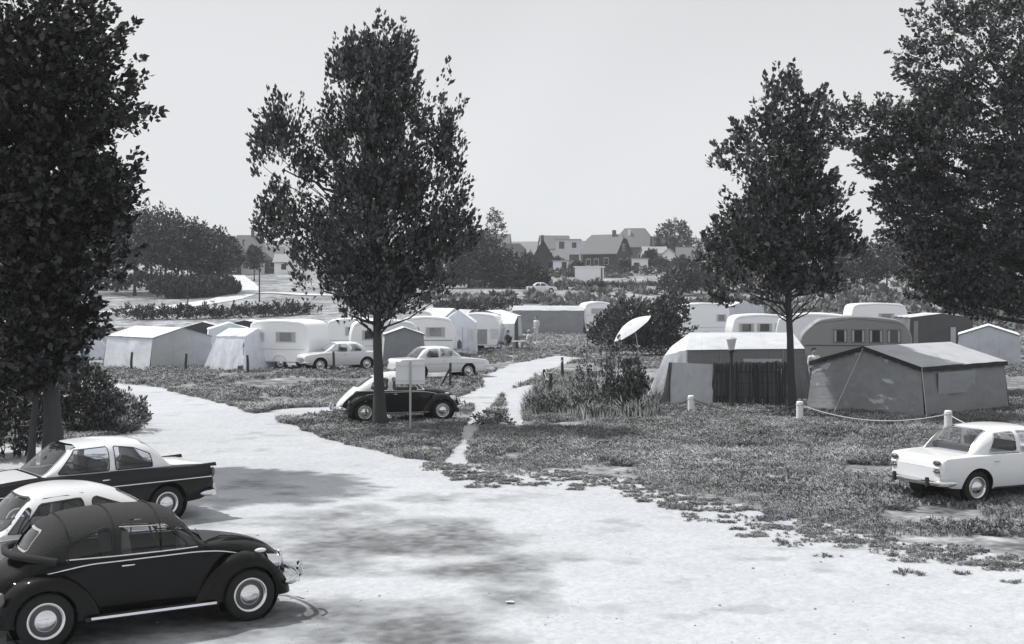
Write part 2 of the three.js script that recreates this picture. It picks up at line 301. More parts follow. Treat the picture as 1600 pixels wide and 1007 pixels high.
tree('broadleaf_tree', 'slender tree standing beside the reed windbreak and white rope posts', undefined, V(X(1237, 42.4), 0, -42.4), {
  seed: 11, r0: 0.14, trunkTop: 9.6, lean: [-0.25, 0.1], fork: 0.3, leafMat: LM.right, leaf: 0.17, ratio: 0.72, per: 20, spread: 0.32, shoot: 0.6, up: 0.7, gap: 0.38, gapf: 1.25, twigs: 70,
  lobes: [[0.0, 9.3, 0, 0.95, 1.5, 0.95, 170], [-0.5, 7.9, 0, 1.7, 1.6, 1.6, 330], [-0.3, 6.0, 0, 2.0, 1.5, 1.8, 420], [-1.9, 6.8, 0, 0.8, 0.9, 0.8, 70], [-1.5, 5.0, 0, 1.2, 1.1, 1.2, 150], [0.5, 4.7, 0, 1.4, 0.9, 1.3, 190], [1.5, 5.2, 0.2, 0.7, 0.3, 0.5, 40], [-1.4, 3.9, 0.1, 1.2, 0.5, 0.9, 80], [1.0, 4.0, 0, 0.6, 0.25, 0.5, 16]] });
tree('broadleaf_tree', 'huge dark tree towering over the parked two-tone saloon', undefined, V(X(84, 28.6), 0, -28.6), {
  seed: 17, r0: 0.21, trunkTop: 9, lean: [-0.4, -0.3], fork: 0.3, leafMat: LM.dark, leaf: 0.155, ratio: 0.66, per: 28, spread: 0.34, shoot: 0.6, up: 0.4, gap: 0.30, gapf: 1.2, twigs: 80,
  lobes: [[-1.1, 9.3, 0, 2.2, 1.6, 2.0, 420], [-0.4, 8.2, 0, 1.8, 1.4, 1.7, 340], [-0.7, 6.2, 0, 1.9, 1.6, 1.9, 470], [-1.5, 5.0, 0, 1.8, 1.6, 1.8, 400], [0.5, 5.0, 0.1, 0.95, 0.9, 1.0, 130], [-0.5, 3.3, 0, 1.1, 1.0, 1.1, 230], [1.3, 7.9, 0, 0.6, 0.4, 0.5, 30], [1.0, 6.3, 0, 0.6, 0.5, 0.5, 40], [-0.9, 2.2, -0.2, 0.8, 0.6, 0.8, 90], [-2.8, 7.4, -0.3, 1.6, 2.9, 1.8, 380]] });
tree('broadleaf_tree', 'large full tree overhanging the dark tent at the right edge', undefined, V(X(1634, 50), 0, -50), {
  seed: 23, r0: 0.34, trunkTop: 12, lean: [-0.3, 0], fork: 0.22, leafMat: LM.right, leaf: 0.165, ratio: 0.7, per: 26, spread: 0.36, shoot: 0.6, up: 0.35, gap: 0.27, gapf: 1.1, twigs: 90,
  lobes: [[-2.20, 13.0, 0, 3.2, 2.6, 2.6, 620], [-2.00, 10.0, 0, 3.4, 2.4, 2.8, 720], [-2.30, 7.0, 0, 3.4, 2.3, 2.8, 760], [-2.30, 4.9, 0, 2.7, 1.4, 2.2, 420], [-5.50, 9.2, 0, 1.4, 1.5, 1.3, 230], [-6.90, 10.2, 0, 1.2, 0.9, 1.0, 110], [-5.00, 6.9, 0, 1.3, 1.5, 1.3, 190], [-2.30, 3.4, 0.4, 1.3, 0.5, 1.0, 60], [-4.1, 4.3, 0.3, 1.2, 0.8, 1.0, 110], [-3.4, 3.6, 0.5, 0.8, 0.5, 0.7, 50]] });
// bushes and weeds near the camera
const bushOpt = (seed, lobes, x = {}) => ({ seed, lobes, leafMat: LM.bush, leaf: 0.12, ratio: 0.6, per: 16, spread: 0.22, up: 0.7, gap: 0.28, gapf: 1.6, ...x });
bush('shrub', 'tall straggly shrub with bare upright stems beside the sandy path', 'shrub', undefined, V(X(942, 46), 0, -46), bushOpt(41, [[-0.7, 1.5, 0, 0.25, 1.0, 0.35, 22], [0.0, 1.4, 0, 0.45, 0.8, 0.5, 28], [0.6, 1.2, 0, 0.45, 0.7, 0.5, 24], [-0.1, 0.5, 0.2, 1.1, 0.45, 0.8, 70]], { stems: 110, per: 12, gap: 0.40, up: 1.5, stemR: 0.012, leaf: 0.1, spread: 0.16, shoot: 0.5, leafMat: LM.weed, gapf: 2.2 }));
bush('shrub', 'dark leafy bush at the left end of the white tent by the windbreak', 'shrub', undefined, V(X(990, 43.6), 0, -43.6), bushOpt(42, [[0, 0.5, 0, 0.45, 0.6, 0.5, 60], [-0.5, 0.35, 0.2, 0.5, 0.4, 0.5, 44], [-0.1, 1.1, 0, 0.3, 0.5, 0.3, 18]], { stems: 50, up: 1.2, spread: 0.18 }));
bush('shrub', 'low weedy mound between the two forks of the footpath', 'shrub', undefined, V(X(768, 38.5), 0, -38.5), bushOpt(43, [[0, 0.08, 0, 0.5, 0.12, 1.1, 60]], { stems: 6, spread: 0.15, up: 0.3, leaf: 0.08, leafMat: LM.weed }));
bush('shrub', 'low bush growing below the chained posts on the path bank', 'shrub', undefined, V(X(868, 42), 0, -42), bushOpt(44, [[0, 0.18, 0, 0.9, 0.25, 0.9, 80], [0.9, 0.2, 0.4, 0.7, 0.28, 0.8, 60]], { stems: 20, spread: 0.15, leaf: 0.09, leafMat: LM.weed }));
bush('shrub', 'tall weedy bush behind the big left trunk at the bend of the road', 'shrub', undefined, V(X(130, 36.5), 0, -36.5), bushOpt(45, [[0, 0.8, 0, 0.75, 0.9, 0.8, 190], [-0.4, 1.5, 0, 0.5, 0.7, 0.5, 70], [-1.2, 0.8, 0, 1.0, 1.0, 0.8, 160]], { stems: 30, leafMat: LM.mid }));
bush('shrub', 'low rounded bush reaching out towards the road bend on the left', 'shrub', undefined, V(X(186, 36.5), 0, -36.5), bushOpt(46, [[0, 0.3, 0, 0.75, 0.5, 0.8, 130], [-0.7, 0.45, 0, 0.7, 0.6, 0.7, 110]], { stems: 16, leaf: 0.1, leafMat: LM.weed }));
bush('shrub', 'dark undergrowth at the left edge beyond the big trunk', 'shrub', undefined, V(X(20, 31), 0, -31), bushOpt(47, [[0, 0.7, 0, 0.9, 0.9, 0.8, 170], [-1.2, 0.8, 0, 0.9, 1.0, 0.8, 160], [0.4, 1.8, -0.3, 0.7, 0.7, 0.6, 80]], { stems: 24, leafMat: LM.dark }));
tree('sapling', 'thin leaning sapling trunk left of the big dark tree', undefined, V(X(46, 28.2), 0, -28.2), { seed: 61, r0: 0.09, trunkTop: 4.2, lean: [0.25, -0.2], fork: 0.5, leafMat: LM.dark, leaf: 0.18, ratio: 0.66, per: 16, spread: 0.3, up: 0.3, gap: 0.25, gapf: 1.2, twigs: 14, lobes: [[0.1, 3.6, 0, 0.9, 1.2, 0.8, 120], [-0.3, 2.3, 0, 0.6, 0.5, 0.6, 40]] });
// grass: three kinds of tuft, scattered over the meadow (nobody could count it)
function tuftGeo(n, len, wid, lean, rnd, broad) {
  const B = new MB(); B.c = [];
  for (let k = 0; k < n; k++) {
    const a = rnd() * 6.283, r = rnd() * len * 0.5, x = Math.cos(a) * r, z = Math.sin(a) * r, L = len * (0.5 + 0.8 * rnd()), l = lean * (0.4 + rnd()), tone = 0.7 + 0.6 * rnd();
    if (broad) { leaf(B, x, len * 0.3 * rnd(), z, Math.cos(a) * 0.8, 0.9, Math.sin(a) * 0.8, L, L * 0.55, rnd, tone); continue; }
    const b = B.p.length / 3, px = -Math.sin(a) * wid, pz = Math.cos(a) * wid, mx = x + Math.cos(a) * L * l * 0.3, mz = z + Math.sin(a) * L * l * 0.3, tx = x + Math.cos(a) * L * l, tz = z + Math.sin(a) * L * l;
    B.p.push(x - px, -0.02, z - pz, x + px, -0.02, z + pz, mx - px * 0.8, L * 0.6, mz - pz * 0.8, mx + px * 0.8, L * 0.6, mz + pz * 0.8, tx, L * (1 - 0.3 * l), tz);
    for (let i = 0; i < 5; i++) { B.n.push(Math.cos(a) * 0.5, 0.86, Math.sin(a) * 0.5); B.u.push(0, 0); B.c.push(tone, tone, tone); }
    B.i.push(b, b + 1, b + 3, b, b + 3, b + 2, b + 2, b + 3, b + 4);
  }
  return B.geometry();
}
const edgeGap = (x, D) => { for (const q of [0.25, 0.6, 1.1, 1.8]) if (inside(lot, x, -D + q) || inside(lot, x - q, -D)) return q; return 3; };
const isSand = (x, z) => inside(lot, x, z) || inside(trackA, x, z) || inside(trackB, x, z) || inside(trackC, x, z);
function scatter(name, geo, m, n, seed, place, category, label) {
  const rnd = mulberry(seed), M = [], C = [], d = new THREE.Object3D();
  let tries = 0; while (M.length < n && tries++ < n * 14) {
    const q = place(rnd); if (!q) continue;
    d.position.set(q[0], q[1], q[2]); d.rotation.set((rnd() - 0.5) * 0.3, rnd() * 6.283, (rnd() - 0.5) * 0.3); const s = q[3] * (0.6 + 0.8 * rnd()); d.scale.set(s, s * (0.7 + 0.5 * rnd()), s); d.updateMatrix(); M.push(d.matrix.clone()); C.push(q[4] ?? 1);
  }
  const o = new THREE.InstancedMesh(geo, m, M.length); o.name = numbered(name); M.forEach((x, i) => { o.setMatrixAt(i, x); o.setColorAt(i, new THREE.Color().setRGB(C[i], C[i], C[i])); });
  o.castShadow = o.receiveShadow = true; tag(o, label, category); o.userData.kind = 'stuff'; scene.add(o); return o;
}
const grMat = v => new THREE.MeshStandardMaterial({ color: grey(v), vertexColors: true, roughness: 0.8, side: THREE.DoubleSide });
const inFrame = (x, D, m = 1.12) => Math.abs(x) < D * 0.4 * m + 1;
const r7 = mulberry(7);
scatter('grass', tuftGeo(18, 0.13, 0.006, 0.8, r7), grMat(0.31), 46000, 71, r => {
  const D = 21 + 30 * Math.pow(r(), 0.9), x = (r() * 2 - 1) * (D * 0.46 + 2); if (!inFrame(x, D) || isSand(x, -D)) return null;
  const n = fbm(x * 0.55, D * 0.55, 61, 3); const e = x > -2 ? edgeGap(x, D) : 3; if (n < 0.36 + 0.1 * r() || (e < 1 && n < 0.5 - 0.12 * e + 0.1 * r())) return null; return [x, 0, -D, (0.5 + n * 1.0) * Math.min(1, 0.42 + 0.3 * e), (0.3 + 1.4 * fbm(x * 1.3, D * 1.3, 62, 3)) * (0.7 + 0.6 * fbm(x * 0.3, D * 0.45, 63, 3))];
}, 'grass', 'tufted meadow grass between the road and the tents');
scatter('weeds', tuftGeo(14, 0.075, 0, 0, r7, true), grMat(0.2), 18000, 73, r => {
  const D = 21 + 24 * r(), x = (r() * 2 - 1) * (D * 0.46 + 2); if (!inFrame(x, D) || isSand(x, -D)) return null;
  const n = fbm(x * 0.7 + 5, D * 0.7, 65, 3) + (D > 34 && D < 44 && x > 3 ? 0.16 : 0); if (n < 0.54 || (x > -2 && edgeGap(x, D) < 2)) return null; return [x, 0, -D, 0.5 + n * 1.1, 0.55 + 0.9 * noise(x * 0.9, D * 0.9, 66)];
}, 'weeds', 'broad-leaved weeds growing through the near meadow');
scatter('far_grass', tuftGeo(14, 0.16, 0.012, 0.9, r7), grMat(0.3), 30000, 77, r => {
  const D = 48 + 62 * r(), x = (r() * 2 - 1) * (D * 0.46 + 2); if (!inFrame(x, D) || isSand(x, -D)) return null;
  const n = fbm(x * 0.3, D * 0.3, 68, 3); if (n < 0.4) return null; return [x, land(x, D), -D, 0.5 + n, (0.6 + 0.8 * fbm(x * 0.8, D * 0.8, 69, 3)) * (D > 84 ? 1.3 : 1)];
}, 'grass', 'rough pale grass around the far tents and caravans');
{ // small clumps of grass scattered over the broken edge of the turf
  const r0 = mulberry(79), C = []; let tries = 0;
  while (C.length < 330 && tries++ < 9000) { const D = 17.5 + 13 * r0(), x = -2 + 14 * r0(); if (!inside(lot, x, -D) || Math.abs(x) > D * 0.46) continue; let e = 9; for (const q of [0.4, 0.9, 1.5, 2.3]) if (!inside(lot, x + q * 0.3, -D - q)) { e = q; break; } if (e > 3 || r0() < e * 0.38) continue; C.push([x, D, 0.07 + 0.2 * r0() * r0(), 0.6 + 0.7 * r0()]); }
  scatter('edge_tufts', tuftGeo(16, 0.06, 0.006, 1.2, r7), grMat(0.3), 5600, 80, r => { const c = C[Math.floor(r() * C.length)], a = r() * 6.283, q = c[2] * Math.sqrt(r()); return [c[0] + Math.cos(a) * q * 1.7, 0.008, -c[1] + Math.sin(a) * q, 0.5 + 0.5 * r(), c[3] * (0.7 + 0.6 * r())]; }, 'grass', 'scattered grass tufts creeping on to the sand edge at right'); }
scatter('scrub', tuftGeo(26, 0.5, 0, 0, r7, true), grMat(0.17), 1500, 97, r => {
  const D = 104 + 150 * r(), x = (r() * 2 - 1) * (D * 0.46 + 2); const n = fbm(x * 0.06, D * 0.09, 99, 3); if (n < 0.55 || x < -12) return null; return [x, land(x, D), -D, 0.5 + n * 1.3, 0.6 + 0.8 * r()];
}, 'scrub', 'dark scrub dotted over the slope below the village');
scatter('tall_weeds', tuftGeo(22, 0.42, 0.009, 0.45, r7), grMat(0.2), 900, 98, r => {
  const D = 40 + 13 * r(), px = 815 + 215 * r(), x = X(px, D); if (isSand(x, -D)) return null; const n = fbm(x * 0.8, D * 0.8, 33, 3); if (n < 0.46) return null; return [x, 0, -D, 0.5 + n, 0.6 + 0.7 * r()];
}, 'weeds', 'tall rank weeds around the straggly shrub and path posts');
{ const pb = new MB(), r = mulberry(5); pb.geo(new THREE.IcosahedronGeometry(0.02, 1)); for (let k = 0; k < pb.p.length; k += 3) { const q = 0.75 + 0.5 * noise(pb.p[k] * 60, pb.p[k + 1] * 60, pb.p[k + 2] * 60); pb.p[k] *= q; pb.p[k + 1] *= q * 0.6; pb.p[k + 2] *= q; }
  scatter('pebbles', pb.geometry(), mat(0.42), 260, 87, rr => { const D = 13 + 26 * rr() * rr(), x = (rr() * 2 - 1) * D * 0.45; if (!inside(lot, x, -D)) return null; return [x, 0.016, -D, 0.25 + 0.8 * rr() ** 3, 0.5 + 0.7 * rr()]; }, 'pebbles', 'small loose stones on the pale dirt road'); }
{ const b = new MB(), a = gp(778, 753), c = gp(818, 758); a.y = c.y = 0.03; b.tube([a, a.clone().lerp(c, 0.4).add(V(0, 0.015, 0.05)), a.clone().lerp(c, 0.7).add(V(0, 0.01, -0.03)), c], [0.02, 0.018, 0.014, 0.008], 6); tag(b.build('stick', barkMat), 'dead stick lying on the sand below the grass edge', 'stick'); }
{ const b = new MB(), c = gp(795, 945); b.grid(6, 6, (u, v) => V(c.x + (u - 0.5) * 0.1 + 0.02 * noise(u * 4, v * 4), 0.02 + 0.03 * noise(u * 3 + 7, v * 3), c.z + (v - 0.5) * 0.08)); tag(b.build('paper_scrap', mat(0.75)), 'crumpled white paper scrap on the sand in the foreground', 'paper'); }
// ---------- cars ----------
// shell: lofted skin as loose triangles (position + normal per corner); x forward, y up, z to the car's right
function loft(o) {
  const T = curve(o.T), B = curve(o.B), W = curve(o.W), Y = curve(o.Y), WB = curve(o.WB), N = curve(o.N);
  const x0 = o.T[0][0], x1 = o.T[o.T.length - 1][0], nx = o.nx ?? 70, nv = o.nv ?? 44, lo = o.lo ?? 0.28;
  const S = (u, v) => {
    const x = x0 + (x1 - x0) * (0.5 - 0.5 * Math.cos(Math.PI * (0.08 + 0.84 * u)) - 0.5 + 0.5 * Math.cos(Math.PI * 0.08)) / Math.cos(Math.PI * 0.08), side = v < 0.5 ? 1 : -1, q = v < 0.5 ? v * 2 : 2 - v * 2;
    const t = T(x), b = Math.min(B(x), t - 0.004), w = W(x), y = Y(x), wb = WB(x), n = N(x);
    if (q < lo) { const s = q / lo; return V(x, lerp(y, b, s), side * (lerp(wb, w, Math.pow(s, 0.7)) + (o.bulge ?? 0.015) * Math.sin(s * Math.PI))); }
    const a = (q - lo) / (1 - lo) * Math.PI / 2, c = Math.cos(a), s = Math.sin(a);
    return V(x, b + (t - b) * Math.pow(s, 2 / n), side * w * Math.pow(Math.max(0, c), 2 / n));
  };
  const m = new MB(); m.grid(nx, nv, S);
  const tri = []; for (let k = 0; k < m.i.length; k += 3) {
    const t = []; for (let j = 0; j < 3; j++) { const i = m.i[k + j] * 3; t.push([m.p[i], m.p[i + 1], m.p[i + 2], m.n[i], m.n[i + 1], m.n[i + 2]]); }
    const e = Math.hypot((t[1][1] - t[0][1]) * (t[2][2] - t[0][2]) - (t[1][2] - t[0][2]) * (t[2][1] - t[0][1]), (t[1][2] - t[0][2]) * (t[2][0] - t[0][0]) - (t[1][0] - t[0][0]) * (t[2][2] - t[0][2]), (t[1][0] - t[0][0]) * (t[2][1] - t[0][1]) - (t[1][1] - t[0][1]) * (t[2][0] - t[0][0]));
    if (e > 1e-9) { for (const q of t) { const s = Math.hypot(q[3], q[4], q[5]); if (!(s > 0.5)) { q[3] = Math.sign(q[0]) || 1; q[4] = 0; q[5] = 0; } } tri.push(t); }
  }
  // outward normals
  for (const t of tri) for (const q of t) if (q[5] * q[2] + (q[1] > 0.7 ? q[4] * 0.6 : 0) + q[3] * q[0] * 0.15 < 0) { q[3] *= -1; q[4] *= -1; q[5] *= -1; }
  return tri;
}
function cut(tris, f) {                                 // splits triangles along f = 0: [inside (f < 0), outside]
  const A = [], Bo = [];
  for (const t of tris) {
    const d = t.map(q => f(q[0], q[1], q[2])), neg = d.filter(x => x < 0).length;
    if (neg === 0) Bo.push(t); else if (neg === 3) A.push(t); else {
      const inn = [], out = [];
      for (let k = 0; k < 3; k++) { const a = t[k], b = t[(k + 1) % 3], da = d[k], db = d[(k + 1) % 3]; (da < 0 ? inn : out).push(a);
        if ((da < 0) !== (db < 0)) { const s = clamp(da / (da - db), 0, 1), m = a.map((x, i) => lerp(x, b[i], s)); inn.push(m); out.push(m); } }
      for (let k = 1; k < inn.length - 1; k++) A.push([inn[0], inn[k], inn[k + 1]]);
      for (let k = 1; k < out.length - 1; k++) Bo.push([out[0], out[k], out[k + 1]]);
    }
  }
  return [A, Bo];
}
function skin(tris, name, m, parent, off = 0) {
  const b = new MB(); for (const t of tris) { const k = b.p.length / 3; for (const q of t) { const l = Math.hypot(q[3], q[4], q[5]) || 1; b.p.push(q[0] + q[3] / l * off, q[1] + q[4] / l * off, q[2] + q[5] / l * off); b.n.push(q[3] / l, q[4] / l, q[5] / l); b.u.push(q[0], q[1]); } b.i.push(k, k + 1, k + 2); }
  return b.build(name, m, parent);
}
function sdPoly(P, r = 0) {                             // signed distance to a polygon with rounded corners (P grown inwards by r)
  return (x, y) => {
    let d = 1e9, s = 1; const n = P.length;
    for (let i = 0, j = n - 1; i < n; j = i++) {
      const ex = P[j][0] - P[i][0], ey = P[j][1] - P[i][1], wx = x - P[i][0], wy = y - P[i][1], t = clamp((wx * ex + wy * ey) / (ex * ex + ey * ey), 0, 1), bx = wx - ex * t, by = wy - ey * t;
      d = Math.min(d, bx * bx + by * by);
      const c1 = y >= P[i][1], c2 = y < P[j][1], c3 = ex * wy > ey * wx; if ((c1 && c2 && c3) || (!c1 && !c2 && !c3)) s = -s;
    }
    return s * Math.sqrt(d) - r;
  };
}
const shrink = (P, r) => { const cx = P.reduce((a, p) => a + p[0], 0) / P.length, cy = P.reduce((a, p) => a + p[1], 0) / P.length; return P.map(([x, y]) => { const l = Math.hypot(x - cx, y - cy); return [x - (x - cx) / l * r * 1.3, y - (y - cy) / l * r * 1.3]; }); };
const rounded = (P, r) => sdPoly(shrink(P, r), r);
const onSide = (sd, s) => (x, y, z) => z * s > 0.2 ? sd(x, y) : 1;
const chrome = new THREE.MeshStandardMaterial({ color: grey(0.72), metalness: 1, roughness: 0.12, side: THREE.DoubleSide });
const rubber = mat(0.025, { roughness: 0.8 }), tyreMat = mat(0.014, { roughness: 0.9 }), seamMat = mat(0.01), darkIn = mat(0.03, { roughness: 0.9 }), seatMat = mat(0.06, { roughness: 0.8 });
const carGlass = new THREE.MeshPhysicalMaterial({ color: grey(0.9), transmission: 1, roughness: 0.02, thickness: 0, ior: 1.5, side: THREE.DoubleSide });
const lampGlass = phys(0.75, { roughness: 0.1, clearcoat: 1, clearcoatRoughness: 0.03 }), redLamp = phys(0.07, { roughness: 0.15, clearcoat: 1 });
const paint = (v, o = {}) => phys(v, { roughness: 0.5, specularIntensity: v < 0.1 ? 0.05 : 0.2, clearcoat: v < 0.1 ? 0.38 : 0.8, clearcoatRoughness: 0.04, ...o });
const lathe = (pts, seg = 36) => new THREE.LatheGeometry(pts.map(p => new THREE.Vector2(p[0], p[1])), seg);
const WG = { tyre: lathe([[0.195, -0.07], [0.24, -0.083], [0.29, -0.078], [0.312, -0.06], [0.318, -0.03], [0.318, 0.03], [0.312, 0.06], [0.29, 0.078], [0.24, 0.083], [0.195, 0.07]]), rim: lathe([[0.21, 0.07], [0.203, 0.062], [0.195, 0.045], [0.17, 0.03], [0.13, 0.045], [0.0, 0.045]]),
  ring: lathe([[0.213, 0.068], [0.207, 0.082], [0.19, 0.078], [0.175, 0.055]]), cap: lathe([[0.128, 0.045], [0.125, 0.062], [0.10, 0.082], [0.05, 0.094], [0, 0.097]]) };
for (const k in WG) WG[k].rotateX(Math.PI / 2);          // axle along z, face to +z
function wheel(parent, x, z, rimMat, R = 0.318) {
  const g = new THREE.Group(); g.name = 'wheel'; g.position.set(x, R, z); if (z < 0) g.rotation.y = Math.PI; g.scale.set(R / 0.318, R / 0.318, 1); parent.add(g);
  for (const [n, gk, m] of [['tyre', 'tyre', tyreMat], ['rim', 'rim', rimMat], ['trim_ring', 'ring', chrome], ['hubcap', 'cap', chrome]]) new MB().geo(WG[gk]).build(n, m, g);
  return g;
}
function glazed(body, win, s, parent, name, glassM, trimM, tw = 0.016) {   // cuts a pane with its trim out of the skin
  let g; [g, body] = cut(body, s === 0 ? win : onSide(win, s));
  const inner = s === 0 ? (x, y, z) => win(x, y, z) + tw : onSide((x, y) => win(x, y) + tw, s); const [pane, trim] = cut(g, inner);
  const p = skin(pane, name, glassM, parent, -0.006); const tr = skin(trim, 'window_trim', trimM, p, 0.006); if (tw < 0.01) tr.userData.kind = 'stuff';
  return body;
}
function seam(body, sd, s, parent, w = 0.005) { const [gap, rest] = cut(body, onSide((x, y) => Math.abs(sd(x, y)) - w, s)); skin(gap, 'door_gap', seamMat, parent, -0.012).userData.kind = 'stuff'; return rest; }
function bar(B, pts, ry, rz, seg = 8) {                 // rounded bar (bumper) along points, oval section
  const c = new THREE.CatmullRomCurve3(pts), n = 28;
  B.grid(n, seg, (u, v) => { const p = c.getPoint(u), t = c.getTangent(u), a = v * Math.PI * 2, o = V(t.z, 0, -t.x).normalize(); const e = Math.min(1, Math.min(u, 1 - u) * 14 + 0.25); return V(p.x + o.x * Math.cos(a) * rz * e, p.y + Math.sin(a) * ry * e, p.z + o.z * Math.cos(a) * rz * e); });
  return B;
}
// ---- round-backed small car; o.soft = fabric roof ----
function roundCar(name, label, pos, yaw, o) {
  const car = thing(name, label, 'car', pos, yaw), P = o.paint, soft = o.soft;
  const roofT = soft ? [[-1.62, 0.84], [-1.42, 0.95], [-1.35, 1.03], [-1.25, 1.19], [-1.07, 1.33], [-0.78, 1.41], [-0.3, 1.435], [0.08, 1.425], [0.3, 1.385], [0.4, 1.335]] : [[-1.62, 0.88], [-1.4, 1.06], [-1.15, 1.24], [-0.85, 1.385], [-0.5, 1.475], [-0.15, 1.5], [0.1, 1.48], [0.32, 1.41], [0.42, 1.33]];
  let body = loft({ nx: 96, nv: 60, lo: 0.3,
    T: [[-1.98, 0.42], [-1.93, 0.55], [-1.8, 0.70], ...roofT, [0.73, 1.0], [1.0, 0.985], [1.3, 0.935], [1.55, 0.85], [1.74, 0.72], [1.84, 0.58], [1.88, 0.45]],
    B: [[-1.98, 0.40], [-1.8, 0.55], [-1.5, 0.72], [-1.1, 0.86], [-0.6, 0.93], [0.4, 0.94], [0.75, 0.92], [1.2, 0.80], [1.6, 0.62], [1.88, 0.43]],
    W: [[-1.98, 0.12], [-1.88, 0.30], [-1.65, 0.43], [-1.3, 0.54], [-0.9, 0.63], [-0.3, 0.675], [0.3, 0.665], [0.72, 0.60], [1.1, 0.50], [1.5, 0.40], [1.75, 0.30], [1.84, 0.2], [1.88, 0.1]],
    Y: [[-1.98, 0.38], [-1.6, 0.34], [-1.2, 0.3], [1.2, 0.28], [1.7, 0.34], [1.88, 0.40]],
    WB: [[-1.98, 0.1], [-1.7, 0.36], [-1.2, 0.55], [-0.8, 0.63], [0.6, 0.63], [1.0, 0.52], [1.5, 0.38], [1.88, 0.1]],
    N: [[-1.98, 2.1], [-1.5, 2.15], [-0.9, 2.4], [-0.3, 2.65], [0.3, 2.6], [0.7, 2.3], [1.2, 2.15], [1.88, 2.1]] });
  // panes
  const wy = soft ? 0.985 : 0.965, wt = soft ? -0.055 : 0, doorWin = rounded([[0.46, wy], [0.22, 1.30 + wt], [-0.36, 1.33 + wt], [-0.38, wy]], 0.05), vent = rounded([[0.60, wy], [0.34, 1.275 + wt], [0.29, 1.275 + wt], [0.42, wy]], 0.008);
  const quarter = soft ? rounded([[-0.43, 0.985], [-0.43, 1.25], [-0.72, 1.23], [-0.94, 1.09], [-0.97, 0.985]], 0.06) : rounded([[-0.46, 0.98], [-0.45, 1.325], [-0.72, 1.29], [-0.98, 1.14], [-1.03, 1.0]], 0.07);
  const doorSD = rounded([[0.66, 0.38], [0.665, 0.93], [0.34, 1.36 + wt], [-0.40, 1.39 + wt], [-0.40, 0.38]], 0.04);
  const ws = (x, y, z) => x < 0.25 ? 1 : rounded([[-0.56, 1.03], [0.56, 1.03], [0.47, soft ? 1.29 : 1.345], [-0.47, soft ? 1.29 : 1.345]], 0.07)(z, y);
  const rwP = soft ? [[-0.32, 1.07], [0.32, 1.07], [0.29, 1.22], [-0.29, 1.22]] : [[-0.36, 1.10], [0.36, 1.10], [0.31, 1.32], [-0.31, 1.32]];
  const rw = (x, y, z) => x > -0.7 ? 1 : rounded(rwP, 0.07)(z, y);
  for (const s of [1, -1]) { body = glazed(body, doorWin, s, car, 'door_window', carGlass, o.trim); body = glazed(body, vent, s, car, 'vent_window', carGlass, o.trim, 0.007); body = glazed(body, quarter, s, car, 'quarter_window', carGlass, o.trim); body = seam(body, doorSD, s, car); }
  body = glazed(body, ws, 0, car, 'windscreen', carGlass, rubber, 0.02); body = glazed(body, rw, 0, car, 'rear_window', carGlass, soft ? chrome : rubber, 0.022);
  // wheel openings in the tub, hidden behind the wings
  for (const ax of [1.2, -1.2]) [, body] = cut(body, (x, y, z) => Math.hypot(x - ax, y - 0.33) - 0.36);
  // roof, bonnet, engine lid, doors
  let part;
  const upper = (x, y, z) => Math.max(0.945 - y, Math.max(x - lerp(0.66, 0.36, clamp((y - 1.0) / 0.38, 0, 1)), (soft ? -1.44 : -1.5) - x));
  [part, body] = cut(body, upper);
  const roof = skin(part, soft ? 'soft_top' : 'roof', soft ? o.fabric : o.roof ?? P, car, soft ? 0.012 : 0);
  if (soft) { const f = new MB(); for (const x of [-0.95, -0.42, 0.12]) { const pts = []; for (let k = 0; k <= 16; k++) { const a = k / 16 * Math.PI, c = Math.cos(a), s = Math.sin(a), W = 0.672, T = curve(roofT)(x); pts.push(V(x, 0.94 + (T - 0.925 + 0.012) * Math.pow(s, 2 / 2.5), (W + 0.014) * Math.sign(c) * Math.pow(Math.abs(c), 2 / 2.5))); } f.tube(pts, 0.009, 5); } f.build('roof_bow_seam', o.fabric, roof);
    const b2 = new MB(); b2.tube([V(-1.06, 0.95, 0.62), V(-1.32, 1.0, 0.5), V(-1.47, 1.01, 0.28), V(-1.51, 1.01, 0), V(-1.47, 1.01, -0.28), V(-1.32, 1.0, -0.5), V(-1.06, 0.95, -0.62)], 0.045, 8); b2.build('hood_boot', o.fabric, car); }
  const lid = (x, y, z) => Math.max(rounded([[0.74, -0.5], [0.74, 0.5], [1.2, 0.44], [1.62, 0.3], [1.8, 0.16], [1.8, -0.16], [1.62, -0.3], [1.2, -0.44]], 0.1)(x, z), 0.5 - y);
  const lidEdge = cut(body, (x, y, z) => Math.abs(lid(x, y, z)) - 0.004); skin(lidEdge[0], 'bonnet_gap', seamMat, car, -0.01).userData.kind = 'stuff'; body = lidEdge[1];
  [part, body] = cut(body, lid); skin(part, 'bonnet', P, car);
  { const el = (x, y, z) => Math.max(x + 1.42, rounded([[-0.42, 0.9], [0.42, 0.9], [0.34, 0.42], [-0.34, 0.42]], 0.08)(z, Math.min(y, 0.88))); const e = cut(body, (x, y, z) => Math.abs(el(x, y, z)) - 0.004); skin(e[0], 'lid_gap', seamMat, car, -0.01).userData.kind = 'stuff'; [part, body] = cut(e[1], el); skin(part, 'engine_lid', o.roof ?? P, car); }  // roof colour on the lid paints in a highlight on the tail
  for (const s of [1, -1]) { [part, body] = cut(body, onSide(doorSD, s)); const d = skin(part, 'door', P, car);
    const hB = new MB(); bar(hB, [V(-0.36, 0.845, s * 0.70), V(-0.28, 0.85, s * 0.725), V(-0.2, 0.845, s * 0.70)], 0.012, 0.012); hB.build('handle', chrome, d); }
  skin(body, 'body', P, car);
